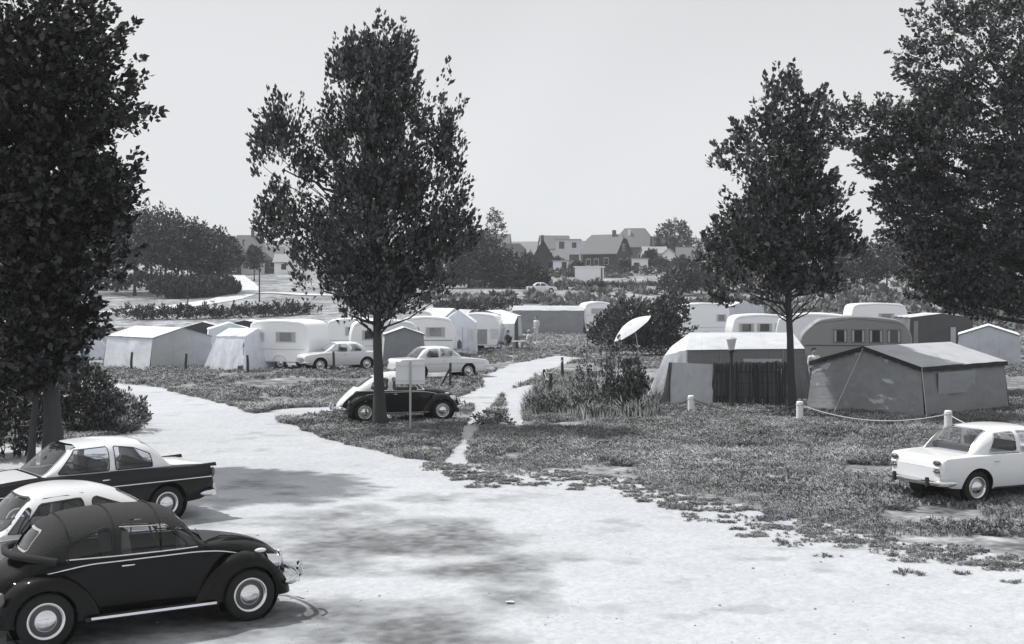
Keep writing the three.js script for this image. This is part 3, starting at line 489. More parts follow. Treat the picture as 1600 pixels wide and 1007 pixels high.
  // wings
  for (const s of [1, -1]) for (const fr of [1, 0]) {
    const ax = fr ? 1.2 : -1.2, w = new MB(), R = curve(fr ? [[-30, 0.66], [0, 0.60], [25, 0.52], [60, 0.50], [90, 0.51], [130, 0.54], [165, 0.62], [200, 0.74]] : [[-20, 0.70], [10, 0.60], [45, 0.53], [90, 0.50], [130, 0.51], [170, 0.55], [195, 0.62]]);
    const f0 = fr ? -14 : -8, f1 = fr ? 188 : 192;
    w.grid(44, 14, (u, v) => { const ph = lerp(f0, f1, u), a = ph * Math.PI / 180, t = v * Math.PI / 2, ro = 0.352, r = ro + (R(ph) - ro) * Math.pow(Math.cos(t), 0.75), z0 = fr ? lerp(0.36, 0.60, sm(clamp(u * 1.4, 0, 1))) : lerp(0.62, 0.36, sm(clamp((u - 0.3) * 1.4, 0, 1))), z1 = 0.765 - 0.05 * Math.abs(Math.cos(a)) * (fr ? (a < 1.57 ? 1.6 : 0.8) : 1);
      return V(ax + Math.cos(a) * r, Math.max(0.27, 0.325 + Math.sin(a) * r), s * lerp(z0, z1, Math.sin(t))); });
    w.tube(Array.from({ length: 30 }, (_, k) => { const a = lerp(f0, f1, k / 29) * Math.PI / 180; return V(ax + Math.cos(a) * 0.352, Math.max(0.27, 0.325 + Math.sin(a) * 0.352), s * (0.765 - 0.05 * Math.abs(Math.cos(a)) * (fr ? (a < 1.57 ? 1.6 : 0.8) : 1))); }), 0.011, 6);
    w.build(fr ? 'front_wing' : 'rear_wing', o.wing ?? P, car);
    wheel(car, ax, s * 0.645, o.rim);
    const well = new MB(); well.geo(new THREE.CylinderGeometry(0.40, 0.40, 0.34, 24, 1, true), new THREE.Matrix4().makeRotationX(Math.PI / 2).setPosition(ax, 0.345, s * 0.47)); well.box(ax, 0.3, s * 0.31, 0.7, 0.5, 0.02); well.build('wheel_well', darkIn, car);
    if (fr) { const h = new MB(); h.geo(new THREE.SphereGeometry(0.088, 20, 12), new THREE.Matrix4().makeScale(0.6, 1, 1).setPosition(1.605, 0.66, s * 0.545)); const L = h.build('headlight', lampGlass, car); const rg = new MB(); rg.geo(new THREE.TorusGeometry(0.09, 0.012, 8, 28), new THREE.Matrix4().makeRotationY(Math.PI / 2 - 0.12 * s).setPosition(1.612, 0.66, s * 0.545)); rg.geo(new THREE.CylinderGeometry(0.092, 0.11, 0.16, 20, 1, true), new THREE.Matrix4().makeRotationZ(-Math.PI / 2).setPosition(1.54, 0.66, s * 0.545)); rg.build('bezel', chrome, L);
      const ind = new MB(); ind.geo(new THREE.SphereGeometry(0.04, 12, 8), new THREE.Matrix4().makeScale(1.9, 0.7, 0.8).setPosition(1.36, 0.835, s * 0.63)); ind.build('indicator', lampGlass, car); }
    else { const h = new MB(); h.geo(new THREE.SphereGeometry(0.06, 14, 10), new THREE.Matrix4().makeScale(0.7, 1.35, 0.9).setPosition(-1.66, 0.60, s * 0.63)); h.build('tail_light', redLamp, car); }
  }
  for (const s of [1, -1]) new MB().box(0, 0.285, s * 0.70, 1.56, 0.03, 0.17).build('running_board', rubber, car);
  for (const s of [1, -1]) { const t = new MB(); t.beam(V(-0.72, 0.298, s * 0.788), V(0.75, 0.298, s * 0.788), 0.028, 0.012); t.build('running_board_trim', chrome, car);
    const bt = new MB(), zs = curve([[-1.6, 0.46], [-1.2, 0.575], [-0.8, 0.655], [-0.3, 0.69], [0.3, 0.682], [0.72, 0.622], [1.1, 0.52], [1.4, 0.435]]), ys = curve([[-1.6, 0.70], [-1.1, 0.83], [-0.6, 0.90], [0.4, 0.91], [0.75, 0.885], [1.2, 0.775], [1.4, 0.70]]); bt.tube(Array.from({ length: 40 }, (_, k) => { const x = lerp(-1.5, 1.36, k / 39); return V(x, ys(x), s * (zs(x) + 0.002)); }), 0.011, 6); bt.build('belt_trim', chrome, car); if (soft) { new MB().tube(Array.from({ length: 20 }, (_, k) => { const x = lerp(-0.96, 0.56, k / 19); return V(x, 0.966, s * (curve([[-1.3, 0.54], [-0.9, 0.63], [-0.3, 0.675], [0.3, 0.665], [0.72, 0.60]])(x) + 0.014)); }), 0.01, 6).build('sill_trim', chrome, car); new MB().tube([V(0.2, 1.255, s * 0.585), V(-0.36, 1.285, s * 0.595)], 0.007, 5).build('window_rail', chrome, car); } }
  const bl = [V(1.66, 0.42, -0.70), V(1.86, 0.43, -0.58), V(1.95, 0.43, -0.3), V(1.98, 0.43, 0), V(1.95, 0.43, 0.3), V(1.86, 0.43, 0.58), V(1.66, 0.42, 0.70)];
  const fb = new MB(); bar(fb, bl, 0.052, 0.02); const fbm_ = fb.build('front_bumper', chrome, car);
  for (const e of [-1, 1]) { const og = new MB(), z = 0.34 * e; og.tube([V(1.96, 0.33, z), V(2.02, 0.43, z), V(1.98, 0.57, z), V(1.985, 0.585, z + 0.02 * e), V(1.95, 0.59, 0.5 * e), V(1.84, 0.56, 0.64 * e)], [0.03, 0.03, 0.03, 0.022, 0.018, 0.018], 8); og.build('overrider', chrome, fbm_); }
  const rbm = new MB(); bar(rbm, bl.map(p => V(-p.x - 0.1, p.y, p.z)), 0.052, 0.02); const rbb = rbm.build('rear_bumper', chrome, car);
  for (const z of [-0.34, 0.34]) new MB().tube([V(-2.06, 0.33, z), V(-2.12, 0.43, z), V(-2.08, 0.58, z)], 0.03, 8).build('overrider', chrome, rbb);
  // inside
  const fl = new MB(); fl.box(0, 0.36, 0, 2.2, 0.04, 1.1); fl.box(0.68, 0.72, 0, 0.04, 0.5, 1.1); fl.build('cabin_floor', darkIn, car);
  for (const z of [-0.32, 0.32]) { const st = new MB(); st.box(0.02, 0.62, z, 0.5, 0.14, 0.46); st.box(-0.25, 0.92, z, 0.12, 0.6, 0.46, 0, 0.18); st.build('seat', seatMat, car); }
  const rs = new MB(); rs.box(-0.72, 0.62, 0, 0.4, 0.16, 1.04); rs.box(-0.98, 0.86, 0, 0.12, 0.5, 1.04, 0, 0.3); rs.build('rear_seat', seatMat, car);
  const sw = new MB(); sw.geo(new THREE.TorusGeometry(0.19, 0.013, 6, 24), new THREE.Matrix4().makeRotationY(Math.PI / 2).multiply(new THREE.Matrix4().makeRotationX(-0.4)).setPosition(0.34, 0.95, -0.32)); sw.build('steering_wheel', rubber, car);
  for (const z of [0.16, -0.3]) new MB().tube([V(0.735, 1.01, z), V(0.64, 1.12, z + 0.14)], 0.006, 4).build('wiper', chrome, car);
  return car;
}
// ---- three-box saloon ----
function saloon(name, label, pos, yaw, o) {
  const car = thing(name, label, 'car', pos, yaw), P = o.paint, top = o.roof ?? P, s_ = o.s;
  const L0 = s_.rear, L1 = s_.nose, h = s_.deck;
  let body = loft({ nx: 90, nv: 48, lo: 0.42, bulge: 0.035,
    T: [[L0, h - 0.20], [L0 + 0.04, h - 0.06], [L0 + 0.14, h], [L0 + 0.9, h + 0.03], [0, h + 0.04], [0.9, h + 0.02], [L1 - 0.5, h - 0.05], [L1 - 0.12, h - 0.10], [L1 - 0.03, h - 0.16], [L1, h - 0.26]],
    B: [[L0, h - 0.22], [L0 + 0.1, h - 0.05], [L0 + 0.9, h - 0.05], [0.9, h - 0.06], [L1 - 0.3, h - 0.14], [L1, h - 0.28]],
    W: [[L0, 0.66], [L0 + 0.08, 0.735], [L0 + 0.5, 0.775], [0, 0.80], [1.2, 0.785], [L1 - 0.3, 0.75], [L1 - 0.06, 0.71], [L1, 0.66]],
    Y: [[L0, 0.42], [L0 + 0.3, 0.32], [-1, 0.27], [1.2, 0.27], [L1 - 0.2, 0.32], [L1, 0.4]],
    WB: [[L0, 0.62], [L0 + 0.3, 0.70], [0, 0.735], [L1 - 0.3, 0.68], [L1, 0.62]], N: [[L0, 6], [0, 7], [L1, 6]] });
  const c = s_.cabin;                                    // [rear foot, rear top, front top, front foot] of the cabin
  let cab = loft({ nx: 56, nv: 44, lo: 0.12, bulge: 0,
    T: [[c[0], h + 0.04], [lerp(c[0], c[1], 0.5), lerp(h, s_.top, 0.62)], [c[1], s_.top - 0.05], [c[1] + 0.25, s_.top - 0.012], [lerp(c[1], c[2], 0.5), s_.top], [c[2] - 0.2, s_.top - 0.02], [c[2], s_.top - 0.06], [lerp(c[2], c[3], 0.5), lerp(h, s_.top, 0.5)], [c[3], h + 0.03]],
    B: [[c[0], h], [c[3], h]], W: [[c[0], 0.66], [c[0] + 0.3, 0.715], [0, 0.735], [c[3] - 0.3, 0.71], [c[3], 0.64]], Y: [[c[0], h - 0.05], [c[3], h - 0.05]], WB: [[c[0], 0.66], [c[3], 0.66]], N: [[c[0], 3.2], [0, 3.3], [c[3], 3.2]] });
  const y0 = h + 0.055, y1 = s_.top - 0.105;
  s_.side.forEach((w, k) => { for (const s of [1, -1]) cab = glazed(cab, rounded(w.map(([x, t]) => [x, lerp(y0, y1, t)]), 0.03), s, car, 'side_window', carGlass, o.trim); });
  cab = glazed(cab, (x, y, z) => x < lerp(c[2], c[3], 0.05) - 0.12 ? 1 : rounded([[-0.60, y0], [0.60, y0], [0.52, y1 + 0.02], [-0.52, y1 + 0.02]], 0.07)(z, y), 0, car, 'windscreen', carGlass, chrome, 0.02);
  cab = glazed(cab, (x, y, z) => x > lerp(c[0], c[1], 0.9) + 0.12 ? 1 : rounded([[-0.60, y0], [0.60, y0], [0.52, y1 + 0.01], [-0.52, y1 + 0.01]], 0.07)(z, y), 0, car, 'rear_window', carGlass, chrome, 0.02);
  skin(cab, 'roof', top, car);
  const ax = s_.axles; for (const a of ax) [, body] = cut(body, (x, y, z) => Math.max(Math.hypot(x - a, y - 0.32) - 0.365, 0.3 - Math.abs(z)));
  let part;
  for (const d of s_.doors) for (const s of [1, -1]) { const sd = rounded([[d[0], 0.36], [d[0], h + 0.02], [d[1], h + 0.02], [d[1], 0.36]], 0.03); body = seam(body, sd, s, car); [part, body] = cut(body, onSide(sd, s)); const dm = skin(part, 'door', P, car); const hb = new MB(); bar(hb, [V(d[1] + 0.06, h - 0.10, s * 0.80), V(d[1] + 0.13, h - 0.095, s * 0.835), V(d[1] + 0.2, h - 0.10, s * 0.80)], 0.013, 0.012); hb.build('handle', chrome, dm); }
  const lid = (x, y, z) => Math.max(rounded([[L0 + 0.06, -0.6], [L0 + 0.06, 0.6], [c[0] - 0.06, 0.6], [c[0] - 0.06, -0.6]], 0.05)(x, z), h - 0.06 - y);
  { const e = cut(body, (x, y, z) => Math.abs(lid(x, y, z)) - 0.004); skin(e[0], 'boot_gap', seamMat, car, -0.01).userData.kind = 'stuff'; [part, body] = cut(e[1], lid); skin(part, 'boot_lid', o.lid ?? P, car); }
  const hood = (x, y, z) => Math.max(rounded([[c[3] + 0.06, -0.6], [c[3] + 0.06, 0.6], [L1 - 0.1, 0.56], [L1 - 0.1, -0.56]], 0.05)(x, z), h - 0.16 - y);
  { const e = cut(body, (x, y, z) => Math.abs(hood(x, y, z)) - 0.004); skin(e[0], 'bonnet_gap', seamMat, car, -0.01).userData.kind = 'stuff'; [part, body] = cut(e[1], hood); skin(part, 'bonnet', o.lid ?? P, car); }
  skin(body, 'body', P, car);
  // front and back panels
  const pan = (x, dir, y0, y1, w) => { const b = new MB(); b.grid(10, 6, (u, v) => V(x + dir * (0.03 * Math.sin(u * Math.PI)), lerp(y0, y1, v), lerp(-w, w, u))); return b; };
  pan(L0 + 0.005, -1, 0.40, h - 0.2, 0.66).build('tail_panel', P, car); pan(L1 - 0.005, 1, 0.40, h - 0.26, 0.66).build('grille', chrome, car);
  for (const s of [1, -1]) {
    for (const a of ax) { wheel(car, a, s * 0.665, o.rim, 0.31); const w = new MB(); w.geo(new THREE.CylinderGeometry(0.40, 0.40, 0.36, 22, 1, true), new THREE.Matrix4().makeRotationX(Math.PI / 2).setPosition(a, 0.33, s * 0.52)); w.box(a, 0.4, s * 0.34, 0.8, 0.6, 0.02); w.build('wheel_well', darkIn, car); }
    const hl = new MB(); hl.geo(new THREE.SphereGeometry(0.09, 16, 10), new THREE.Matrix4().makeScale(0.5, 1, 1).setPosition(L1 - 0.03, h - 0.27, s * 0.56)); hl.build('headlight', lampGlass, car);
    for (const [i, t] of (s_.tail ?? [[h - 0.16, 0.07, 0.08]]).entries()) { const b = new MB(); b.geo(new THREE.SphereGeometry(0.5, 14, 10), new THREE.Matrix4().makeScale(0.10, t[1] * 2, t[2] * 2).setPosition(L0 + 0.01, t[0], s * (t[3] ?? 0.62))); b.build('tail_light', i === 1 ? lampGlass : redLamp, car); }
    if (s_.fin) { const f = new MB(); f.grid(20, 6, (u, v) => { const x = lerp(L0 - 0.02, L0 + 1.1, u), hh = 0.035 * Math.pow(1 - u, 1.4), a = v * Math.PI; return V(x, h - 0.03 + (hh + 0.025) * Math.sin(a), s * (0.715 + 0.05 * Math.cos(a))); }); f.build('fin', P, car); }
    if (o.strip) { const b = new MB(); b.tube(Array.from({ length: 20 }, (_, k) => { const x = lerp(L0 + 0.08, L1 - 0.3, k / 19); return V(x, h - 0.21 - 0.012 * (x - L0) * 0.4, s * curve([[L0 + 0.08, 0.772], [L0 + 0.5, 0.80], [0, 0.824], [1.2, 0.81], [L1 - 0.3, 0.776]])(x)); }), 0.012, 6); b.build('side_trim', chrome, car); }
    const sb = new MB(); sb.beam(V(-0.85, 0.285, s * 0.755), V(0.85, 0.285, s * 0.755), 0.03, 0.012); sb.build('sill_trim', o.sill ?? chrome, car);
  }
  const bp = (x, d) => [V(x - d * 0.38, 0.43, -0.80), V(x - d * 0.08, 0.43, -0.76), V(x, 0.43, -0.5), V(x + d * 0.03, 0.43, 0), V(x, 0.43, 0.5), V(x - d * 0.08, 0.43, 0.76), V(x - d * 0.38, 0.43, 0.80)];
  const rb = new MB(); bar(rb, bp(L0 - 0.08, -1), 0.055, 0.025); const rbm = rb.build('rear_bumper', o.bumper ?? chrome, car); for (const z of [-0.45, 0.45]) new MB().box(L0 - 0.11, 0.44, z, 0.05, 0.17, 0.06).build('overrider', o.bumper ? rubber : chrome, rbm);
  const fb = new MB(); bar(fb, bp(L1 + 0.08, 1), 0.055, 0.025); fb.build('front_bumper', chrome, car);
  const fl = new MB(); fl.box(0, 0.33, 0, L1 - L0 - 0.5, 0.04, 1.2); fl.build('cabin_floor', darkIn, car);
  for (const z of [-0.36, 0.36]) { const st = new MB(); st.box(0.12, 0.56, z, 0.5, 0.2, 0.56); st.box(-0.18, 0.82, z, 0.12, 0.6, 0.56, 0, 0.15); st.build('seat', seatMat, car); }
  const rs = new MB(); rs.box(-0.75, 0.56, 0, 0.5, 0.2, 1.2); rs.box(-1.02, 0.8, 0, 0.12, 0.5, 1.2, 0, 0.2); rs.build('rear_seat', seatMat, car);
  const db = new MB(); db.box(0.85, 0.8, 0, 0.2, 0.16, 1.2); db.build('dashboard', darkIn, car);
  return car;
}
const deg = Math.PI / 180, creamRim = mat(0.5, { roughness: 0.5 }), darkRim = mat(0.08, { roughness: 0.5 });
roundCar('convertible_car', 'black round-backed convertible with raised fabric hood in the foreground', V(-4.60, 0.02, -15.65), 31.5 * deg, { soft: true, paint: paint(0.005), fabric: mat(0.022, { roughness: 0.95, bumpMap: fineBump, bumpScale: 0.006 }), trim: rubber, rim: darkRim });
roundCar('small_car', 'pale round-backed car half hidden behind the black convertible', V(-6.2, 0.02, -16.95), 214 * deg, { paint: paint(0.66), trim: rubber, rim: creamRim });
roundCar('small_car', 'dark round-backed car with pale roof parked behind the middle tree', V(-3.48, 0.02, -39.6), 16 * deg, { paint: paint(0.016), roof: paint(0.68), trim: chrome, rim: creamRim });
saloon('saloon_car', 'dark saloon with white roof parked nose-in under the big left tree', V(-7.5, 0.02, -22.1), 219 * deg, { paint: paint(0.018), roof: paint(0.72), lid: paint(0.72), trim: rubber, rim: darkRim, strip: true,
  s: { rear: -2.2, nose: 2.2, deck: 0.93, top: 1.47, cabin: [-1.42, -0.95, 0.3, 0.82], axles: [1.25, -1.3], doors: [[0.62, -0.32]], fin: true, tail: [[0.78, 0.09, 0.06, 0.66]],
    side: [[[0.6, 0], [0.3, 0.96], [-0.28, 1], [-0.28, 0]], [[-0.36, 0], [-0.36, 1], [-0.72, 0.94], [-1.02, 0.55], [-1.06, 0]]] } });
saloon('saloon_car', 'white saloon cut off by the right edge, its boot towards the road', V(9.62, 0.02, -25.3), 24 * deg, { paint: paint(0.76), trim: chrome, rim: creamRim, sill: rubber, bumper: chrome,
  s: { rear: -2.1, nose: 2.15, deck: 0.90, top: 1.42, cabin: [-1.35, -0.85, 0.4, 1.05], axles: [1.25, -1.25], doors: [[0.80, -0.15], [-0.2, -0.95]], tail: [[0.80, 0.05, 0.1, 0.58], [0.71, 0.035, 0.1, 0.58], [0.64, 0.035, 0.1, 0.58]],
    side: [[[0.80, 0], [0.46, 0.95], [-0.18, 1], [-0.18, 0]], [[-0.26, 0], [-0.26, 1], [-0.75, 0.95], [-0.98, 0]]] } });
// ---------- camp: tents, caravans, posts, people ----------
const clothBump = tex(256, 256, wrapped((x, y) => fbm(x * 8, y * 30, 4, 3)), false);
const clothMap = tex(512, 512, (u, v) => { const q = u * 3 % 1, seam = Math.min(q, 1 - q) < 0.01 ? 0.07 : 0; return 0.97 - seam - 0.16 * Math.max(0, fbm(u * 6, v * 6, 4, 5) - 0.5) - 0.10 * Math.max(0, fbm(u * 30, v * 9, 6, 3) - 0.52); });   // stitched widths, faint stains
const cloth = (v, o = {}) => mat(v, { map: clothMap, roughness: 0.9, bumpMap: clothBump, bumpScale: 0.006, ...o });
const thin = v => phys(v, { roughness: 0.95, transmission: 0.4, thickness: 0, map: clothMap, bumpMap: clothBump, bumpScale: 0.006 });   // daylight shines through pale canvas
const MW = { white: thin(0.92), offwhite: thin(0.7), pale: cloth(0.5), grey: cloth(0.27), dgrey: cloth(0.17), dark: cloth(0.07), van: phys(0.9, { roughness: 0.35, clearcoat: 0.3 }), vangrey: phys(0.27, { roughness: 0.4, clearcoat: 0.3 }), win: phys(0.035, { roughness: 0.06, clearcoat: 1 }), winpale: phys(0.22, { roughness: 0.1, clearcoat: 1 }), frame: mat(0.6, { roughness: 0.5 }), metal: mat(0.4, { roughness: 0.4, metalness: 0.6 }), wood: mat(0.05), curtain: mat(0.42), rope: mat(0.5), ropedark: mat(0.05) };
const patchy = cloth(1, { map: tex(512, 512, (u, v) => { const s = fbm(u * 7, v * 7, 3, 5), k = sm(clamp((s - 0.66) * 12, 0, 1)); return lerp(0.56 + 0.08 * (fbm(u * 20, v * 14, 5, 3) - 0.5), 0.78, k * 0.9); }) });
// cloth patch between four corners, hanging in soft folds
function fold(B, a, b, c, d, amp = 0.03, seed = 1, nu = 16, nv = 10) {     // a-b bottom edge, d-c top edge
  const n = b.clone().sub(a).cross(d.clone().sub(a)).normalize();
  const f = (u, v) => { const p = a.clone().lerp(b, u).lerp(d.clone().lerp(c, u), v), e = Math.min(1, 6 * Math.min(u, 1 - u)) * Math.min(1, 5 * Math.min(v + 0.1, 1 - v)); return p.addScaledVector(n, e * amp * (2 * (fbm(u * 5 + seed * 3, v * 1.6, seed, 3) - 0.5) + 0.9 * Math.sin(u * 19 + seed + 2 * v) * (1 - v) * 0.5)); };
  return B.grid(nu, nv, f, (u, v) => [u * 1.2 + seed * 0.13, v]);
}
// ridge tent on a frame: ridge along z, front gable at +z
function frameTent(name, label, category, pos, yaw, o) {
  const t = thing(name, label, category, pos, yaw, o.group), w = o.w / 2, L = o.l / 2, e = o.eave, r = o.ridge, fl = o.flare ?? 0.15, ov = o.over ?? 0.06, m = o.m, s0 = o.seed ?? 1;
  for (const s of [1, -1]) {
    const R = new MB(); fold(R, V(s * (w + ov), e - ov * (r - e) / w, -L - ov), V(s * (w + ov), e - ov * (r - e) / w, L + ov), V(0, r, L + ov), V(0, r, -L - ov), o.sag ?? 0.07, s0 + s, 18, 10); R.build('roof_panel', m.roof, t);
    const S = new MB(); fold(S, V(s * (w + fl), 0, -L), V(s * (w + fl), 0, L), V(s * w, e - 0.01, L), V(s * w, e - 0.01, -L), 0.07, s0 + 4 + s); S.build('side_wall', m.side, t);
    const G = new MB(), top = x => e + (r - e) * (1 - Math.abs(x) / w) - 0.015;
    G.grid(24, 10, (u, v) => { const k = u * 2 - 1, x0 = k * w, y = top(x0) * v, x = k * lerp(w + fl, w, Math.min(1, y / e)), zz = L + fl * 0.5 * (1 - Math.min(1, y / e)) + 0.07 * 2 * (fbm(u * 6 + s0, v * 1.5, s0 + 9, 3) - 0.5) * Math.min(1, 4 * Math.min(u, 1 - u)) * (1 - v * 0.7); return V(x, y, s * zz); }, (u, v) => [u, v]);
    G.build('gable_wall', s > 0 ? m.gable : m.back ?? m.gable, t);
    if (m.trim) { const z = s * (L + ov + 0.012); for (const k of [1, -1]) { const T = new MB(); T.grid(16, 2, (u, v) => V(k * (w + ov) * u, lerp(r, e - ov * (r - e) / w, u) - v * (o.valance ?? 0.09) * (0.8 + 0.3 * Math.abs(Math.sin(u * 30))), z)); T.build('valance', m.trim, t); } }
    if (m.trim) { const T = new MB(); T.grid(20, 2, (u, v) => V(s * (w + ov + 0.012), e - ov * (r - e) / w - v * (o.valance ?? 0.09) * (0.8 + 0.3 * Math.abs(Math.sin(u * 40))), lerp(-L - ov, L + ov, u))); T.build('valance', m.trim, t); }
  }
  for (const q of o.windows ?? []) {                     // [wall side 'l' 'r' 'f', along, y, width, height, material]
    const B = new MB(), [sd, a, y, ww, hh, mm] = q, s = sd === 'l' ? -1 : 1;
    if (sd === 'f') B.box(a, y, L + fl * 0.5 * (1 - y / e) + 0.05, ww, hh, 0.02); else B.box(s * (lerp(w + fl, w, y / e) + 0.05), y, a, 0.02, hh, ww);
    B.build('window_flap', mm, t);
  }
  for (const q of o.guys ?? []) { const B = new MB(); B.cyl(V(q[0], q[1], q[2]), V(q[3], 0, q[4]), 0.008, 0.008, 5); B.build('guy_rope', MW.rope, t); const P = new MB(); P.cyl(V(q[3], -0.05, q[4]), V(q[3] + 0.02, 0.12, q[4]), 0.014, 0.014, 5); P.build('tent_peg', MW.wood, t); }
  return t;
}
// touring caravan: length along x, window side at +z
function caravan(label, pos, yaw, o) {
  const t = thing('caravan', label, 'caravan', pos, yaw, o.group), L = o.l / 2, H = o.h, y0 = 0.42, w = o.w ?? 2.0, f = o.front ?? 0.25, bk = o.back ?? 0.15, dome = o.dome ?? 0.12;
  const s = new THREE.Shape(), r = 0.28, ym = lerp(y0, H, 0.5);
  s.moveTo(-L + bk, y0); s.lineTo(L - f, y0); s.quadraticCurveTo(L - f * 0.4, y0 + 0.02, L - 0.02, ym - 0.1); s.quadraticCurveTo(L + 0.02, ym + 0.25, L - f, H - dome - r * 0.5); s.quadraticCurveTo(L - f - 0.1, H - dome, L - f - 0.4, H - dome * 0.6);
  s.quadraticCurveTo(0, H + dome * 0.6, -L + bk + 0.4, H - dome * 0.6); s.quadraticCurveTo(-L + bk + 0.1, H - dome, -L + bk, H - dome - r * 0.5); s.quadraticCurveTo(-L - 0.02, ym + 0.25, -L, ym - 0.1); s.quadraticCurveTo(-L + bk * 0.4, y0 + 0.02, -L + bk, y0);
  const g = new THREE.ExtrudeGeometry(s, { depth: w - 0.16, bevelEnabled: true, bevelSize: 0.08, bevelThickness: 0.08, bevelSegments: 3, curveSegments: 10 }); g.translate(0, 0, -w / 2 + 0.08);
  new MB().geo(g).build('body', o.mat ?? MW.van, t);
  const win = (x, y, ww, hh, side, gm) => {              // frame proud of the wall, pane set in it
    const F = new MB(), z = w / 2 + 0.012, k = 0.045, put = (B, a, b, c, d, e) => { if (side === 'z') B.box(a, b, z + e, c, d, 0.035); else if (side === '-z') B.box(a, b, -z - e, c, d, 0.035); else B.box((side === 'x' ? 1 : -1) * (L + 0.01 + e), b, a, 0.035, d, c); };
    put(F, x, y + hh / 2, ww + k, k, 0); put(F, x, y - hh / 2, ww + k, k, 0); put(F, x - ww / 2, y, k, hh - k, 0.001); put(F, x + ww / 2, y, k, hh - k, 0.001);
    const fo = F.build('window', o.frame ?? MW.frame, t), P = new MB(); put(P, x, y, ww, hh, -0.008); P.build('pane', gm ?? MW.win, fo); if (ww > 0.5) for (const k2 of [-1, 1]) { const Cn = new MB(); put(Cn, x + k2 * ww * 0.39, y, ww * 0.17, hh * 0.9, -0.004); Cn.build('curtain', MW.curtain, fo); }
  };
  for (const q of o.windows ?? []) win(...q);
  if (o.stripe) { const B = new MB(); B.box(0, o.stripe, w / 2 + 0.006, o.l - 0.3, 0.04, 0.02); B.build('waist_trim', o.stripeMat ?? chrome, t); }
  if (o.door !== undefined) { const d = new MB(); d.box(o.door, 1.25, w / 2 + 0.01, 0.62, 1.6, 0.03); const dm = d.build('door', o.mat ?? MW.van, t); const h = new MB(); h.box(o.door + 0.24, 1.2, w / 2 + 0.04, 0.1, 0.03, 0.03); h.build('handle', chrome, dm); }
  for (const z of [1, -1]) { const W = new THREE.Group(); W.name = 'wheel'; W.position.set(o.axle ?? -0.1, 0.31, z * (w / 2 - 0.09)); if (z < 0) W.rotation.y = Math.PI; t.add(W); new MB().geo(WG.tyre).build('tyre', tyreMat, W); new MB().geo(WG.rim).build('rim', creamRim, W); new MB().geo(WG.cap).build('hubcap', chrome, W);
    const a = new MB(); a.grid(14, 2, (u, v) => { const q = u * Math.PI; return V((o.axle ?? -0.1) + Math.cos(q) * 0.40, 0.33 + Math.sin(q) * 0.40, z * (w / 2 + 0.005 + v * 0.05)); }); a.build('wheel_arch', o.frame ?? MW.frame, t); }
  const d = new MB(); d.beam(V(L - 0.2, 0.45, 0.5), V(L + 0.9, 0.45, 0), 0.06); d.beam(V(L - 0.2, 0.45, -0.5), V(L + 0.9, 0.45, 0), 0.06); d.cyl(V(L + 0.8, 0, 0), V(L + 0.8, 0.6, 0), 0.03); d.build('drawbar', MW.metal, t);
  { const m = new MB(); m.tube([V(-L + bk, H - dome - 0.16, w / 2 - 0.02), V(-L + bk + 0.35, H - dome * 0.75 - 0.06, w / 2 - 0.005), V(0, H - 0.04, w / 2 - 0.005), V(L - f - 0.35, H - dome * 0.75 - 0.06, w / 2 - 0.005), V(L - f, H - dome - 0.16, w / 2 - 0.02)], 0.022, 5); m.build('roof_trim', o.frame ?? MW.frame, t); const g2 = new MB(); g2.geo(lathe([[0.13, 0.48], [0.14, 0.52], [0.14, 0.86], [0.09, 0.95], [0.04, 0.97], [0.04, 1.02], [0, 1.02]], 12), new THREE.Matrix4().makeTranslation(L + 0.3, 0, 0)); g2.build('gas_bottle', MW.dgrey, t); }
  if (o.hatch) { const B = new MB(); B.box(o.hatch, H + 0.05, 0, 0.5, 0.1, 0.5); B.build('roof_hatch', o.frame ?? MW.frame, t); }
  return t;
}
// --- people ---
function figure(joints, bones, res, size, centre) {     // smooth union of tapered capsules, meshed on a grid
  const mc = new MarchingCubes(res, new THREE.MeshBasicMaterial(), false, false, 60000); mc.isolation = 0;
  const f = mc.field, half = size / 2;
  for (let k = 0; k < res; k++) for (let j = 0; j < res; j++) for (let i = 0; i < res; i++) {
    const x = centre[0] + (i - res / 2) / (res / 2) * half, y = centre[1] + (j - res / 2) / (res / 2) * half, z = centre[2] + (k - res / 2) / (res / 2) * half; let d = 1e3;
    for (const [a, b] of bones) { const A = joints[a], B = joints[b], ex = B[0] - A[0], ey = B[1] - A[1], ez = B[2] - A[2], t = clamp(((x - A[0]) * ex + (y - A[1]) * ey + (z - A[2]) * ez) / (ex * ex + ey * ey + ez * ez + 1e-9), 0, 1); const q = Math.hypot(x - A[0] - ex * t, y - A[1] - ey * t, z - A[2] - ez * t) - lerp(A[3], B[3], t); const h = clamp(0.5 + 0.5 * (d - q) / 0.035, 0, 1); d = lerp(d, q, h) - 0.035 * h * (1 - h); }
    f[i + j * res + k * res * res] = -d;
  }
  mc.update(); const n = mc.count, P = mc.positionArray, N = mc.normalArray, B = new MB();
  for (let q = 0; q < n; q++) { B.p.push(centre[0] + P[3 * q] * half, centre[1] + P[3 * q + 1] * half, centre[2] + P[3 * q + 2] * half); const l = -(Math.hypot(N[3 * q], N[3 * q + 1], N[3 * q + 2]) || 1); B.n.push(-N[3 * q] / l * -1, -N[3 * q + 1] / l * -1, -N[3 * q + 2] / l * -1); B.u.push(0, 0); B.i.push(q); }
  return B;
}
